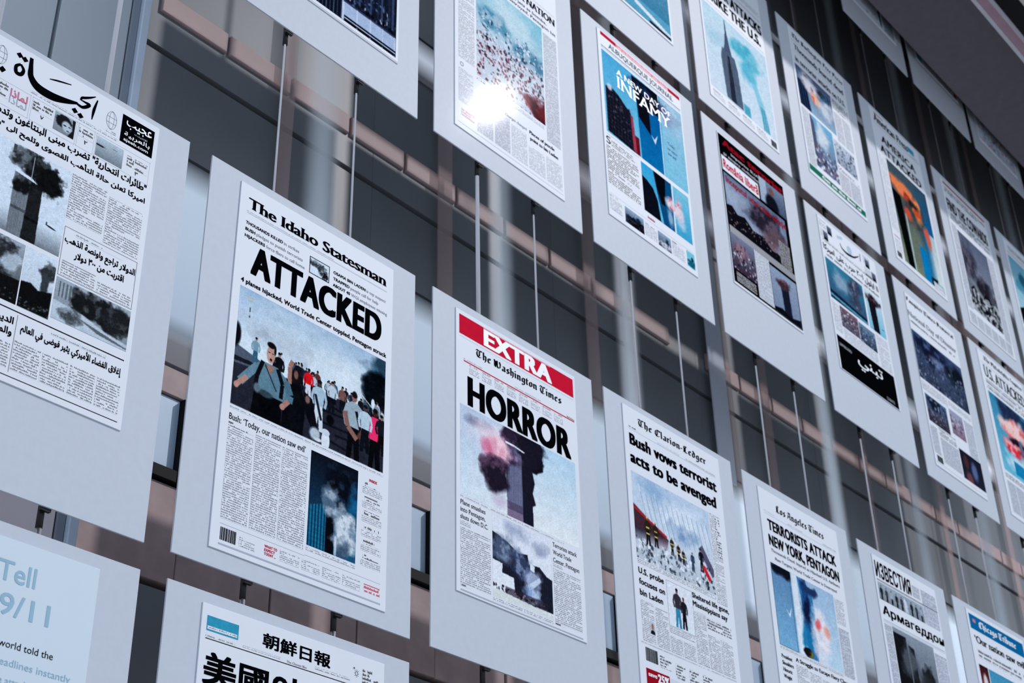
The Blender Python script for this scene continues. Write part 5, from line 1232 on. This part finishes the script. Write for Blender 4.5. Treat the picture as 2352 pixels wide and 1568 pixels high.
b = Board(6, 3, 'board with the AMERICA ATTACKED front page over orange flames', (0.138, 0.028, 0.886, 1.358), -0.0086, 0.0011)
b.T('American Press', 0.185, 0.135, 0.070, 0.70, 'serifb', name='masthead'); b.R(0.20, 0.052, 0.34, 0.060, 'dred'); b.R(0.70, 0.07, 0.80, 0.12, 'teal', 'teal_box', 3); b.C(0.72, 0.13, 0.86, 0.16, 'type_s'); b.R(0.165, 0.158, 0.87, 0.160, 'grey_ink')
b.T('AMERICA', 0.252, 0.298, 0.068, 0.768, 'bold'); b.T('ATTACKED', 0.208, 0.405, 0.068, 0.825, 'bold')
p = b.pic(0.270, 0.435, 0.862, 1.320, 230, top=(70, 86, 96), bot=(120, 130, 110), seed=45)
p.grad((60, 84, 100), (16, 100, 150), 0, .5, np.clip((p.X - .5) * 3, 0, 1)); p.grad((170, 186, 190), (206, 214, 210), .4, 1, np.clip((p.X - .72) * 6, 0, 1) * (p.Y > .45)); p.smoke(.5, .4, .4, .2, (70, 70, 70), .9, 3, .6, (110, 110, 100)); p.smoke(.45, .7, .25, .35, (110, 116, 104), .9, 4, .7)
p.poly([(.0, .28), (.22, .30), (.26, 1.0), (.10, 1.0)], (8, 12, 14), 1, 1); p.rect(.26, .45, .30, 1, (170, 190, 190), .9, 1); p.smoke(.3, .20, .40, .09, (226, 130, 90), 1, 5, .5, (150, 40, 30)); p.smoke(.62, .30, .14, .14, (226, 140, 90), 1, 6, .5, (190, 70, 40)); p.smoke(.80, .50, .10, .12, (206, 100, 80), .9, 8, .5); p.smoke(.36, .42, .10, .07, (206, 90, 70), .9, 10, .5)
p.smoke(.55, .28, .20, .05, (30, 36, 40), .9, 12, .5); p.rect(.50, .68, .70, 1, (10, 126, 180), .9, 3); p.poly([(.68, .92), (.86, .90), (.84, 1), (.68, 1)], (16, 34, 40)); p.rect(.84, .93, 1, 1, (120, 166, 160), .8); b.place(p, label='colour photo of flames around a tower')
b.C(0.155, 0.45, 0.255, 1.10, 'type_s'); b.R(0.165, 1.15, 0.25, 1.156, 'dred'); b.C(0.165, 1.17, 0.25, 1.28, 'type_s'); b.bar(0.165, 1.285, 0.225, 1.33); b.C(0.70, 1.27, 0.85, 1.335, 'type')

b = Board(7, 3, 'board with a thin red line above tall black capitals and grey ruins', (0.128, 0.052, 0.892, 1.352), 0.0003, -0.007)
b.R(0.160, 0.060, 0.880, 0.080, 'dred', 'red_banner', 2); b.C(0.16, 0.10, 0.87, 0.16, 'type_h', 'masthead'); b.T('FIND THE COWARDS', 0.160, 0.326, 0.110, 0.850, 'black'); b.C(0.17, 0.345, 0.85, 0.41, 'type_h', 'subheadline')
p = b.pic(0.250, 0.470, 0.755, 1.18, 220, top=(96, 104, 124), bot=(150, 156, 160), seed=46); p.smoke(.15, .35, .3, .35, (60, 60, 72), 1, 3, .6, (120, 116, 130)); p.smoke(.6, .6, .4, .2, (44, 42, 52), 1, 5, .5, (110, 104, 116)); p.poly([(0, .75), (.2, .65), (.4, .80), (.6, .62), (1, .78), (1, .95), (0, .92)], (20, 22, 30), 1, 1); p.rubble(.7, 1, [(150, 156, 160), (40, 44, 50), (176, 180, 186)], 160, .04); b.place(p)
b.C(0.155, 0.45, 0.240, 1.20, 'type_g'); b.C(0.765, 0.46, 0.875, 1.22, 'type_g')
for i in range(6): b.C(0.155 + i * .12, 1.23, 0.26 + i * .12, 1.335, 'type_g')

b = Board(8, 3, 'board at the right edge with a pale teal sky photo', (0.130, 0.03, 0.88, 1.35), -0.0005, -0.001)
b.T('Morning News', 0.22, 0.13, 0.05, 0.72, 'blackl', name='masthead') if False else b.C(0.20, 0.075, 0.80, 0.12, 'type_h', 'masthead')
b.R(0.17, 0.150, 0.85, 0.155, 'dred')
p = b.pic(0.16, 0.185, 0.85, 0.85, 220, top=(110, 160, 180), bot=(176, 200, 210), seed=47); p.smoke(.35, .25, .2, .12, (40, 100, 120), .9, 3, .5); p.smoke(.2, .4, .3, .1, (70, 130, 150), .8, 5, .6); p.poly([(.0, .78), (.15, .70), (.3, .80), (.5, .72), (1, .8), (1, 1), (0, 1)], (16, 18, 24), 1, 1); b.place(p)
b.C(0.16, 0.88, 0.48, 1.30); b.C(0.52, 0.88, 0.84, 1.30)

# ================================================================== row 4, half hidden by the soffit
b = Board(6, 4, 'board under the soffit nearest the top edge of the picture', (0.13, 0.03, 0.890, 1.214), 0.0091, -0.0044)
p = b.pic(0.16, 0.70, 0.87, 1.19, 200, top=(196, 204, 216), bot=(186, 194, 206), seed=48); p.rubble(.1, 1, [(150, 160, 176), (206, 212, 220), (130, 140, 156)], 160, .03); p.poly([(.66, .60), (.70, .60), (.72, .98), (.68, .95)], (16, 18, 26)); p.rect(.76, .6, 1, 1, (120, 134, 140), .8); b.place(p)
b = Board(7, 4, 'board under the soffit with a small teal box at the foot of its page', (0.145, 0.03, 0.900, 1.108), 0.0145, 0.0037)
b.R(0.175, 0.98, 0.265, 1.092, 'teal', 'teal_box', 2); b.C(0.285, 0.98, 0.80, 1.09, 'type_g'); b.R(0.82, 1.04, 0.88, 1.085, 'dred', 'red_box', 2)
b = Board(8, 4, 'board under the soffit closest to the right edge, with crowded grey photos', (0.135, 0.03, 0.90, 1.285), 0.0021, 0.0007)
p = b.pic(0.16, 0.75, 0.88, 1.26, 200, top=(176, 186, 200), bot=(170, 180, 194), seed=49); p.rubble(.1, 1, [(110, 116, 134), (206, 212, 220), (140, 150, 166), (176, 130, 140)], 200, .04); b.place(p)

# ------------------------------------------------------------------ cables
names = ['Arabic page with the smoking tower', 'ATTACKED page', 'HORROR page', 'Bush vows page', 'TERRORISTS ATTACK page', 'grey Cyrillic page', 'blue-banner Our nation page', 'U.S. ATTACKED page', 'pale teal sky page at the right edge']
for c in range(9):
    for k, cx in enumerate((0.306, 0.684)):
        side = 'left' if k == 0 else 'right'
        x = c * PX + cx - (0.027 if c == 0 and k == 0 else 0)
        t = empty('steel_cable', W(x, 0.03, -5.9))
        t['label'] = '%s steel cable of the two behind the %s' % (side, names[c])
        t['category'] = 'cable'
        t['group'] = 'steel cables carrying the boards'
        zb, z1 = -0.1, 6.75
        thick = 0.0088 if (c == 0 or (c == 2 and k == 0)) else 0.0042
        cyl('cable_strand', 0, 0, (5.9 - 1.0) * U, (5.9 + 6.75) * U, thick * U, M['steel'], t, 12)
        cyl('cable_rod', 0, 0, 0, (5.9 - 1.0) * U, 0.0085 * U, M['steel'], t, 16)
        for zb in SLEEVES.get((c, k), []):
            cyl('clamp_sleeve', 0, 0, (5.9 + zb - 0.052) * U, (5.9 + zb + 0.03) * U, 0.0100 * U, M['black_metal'], t, 14)
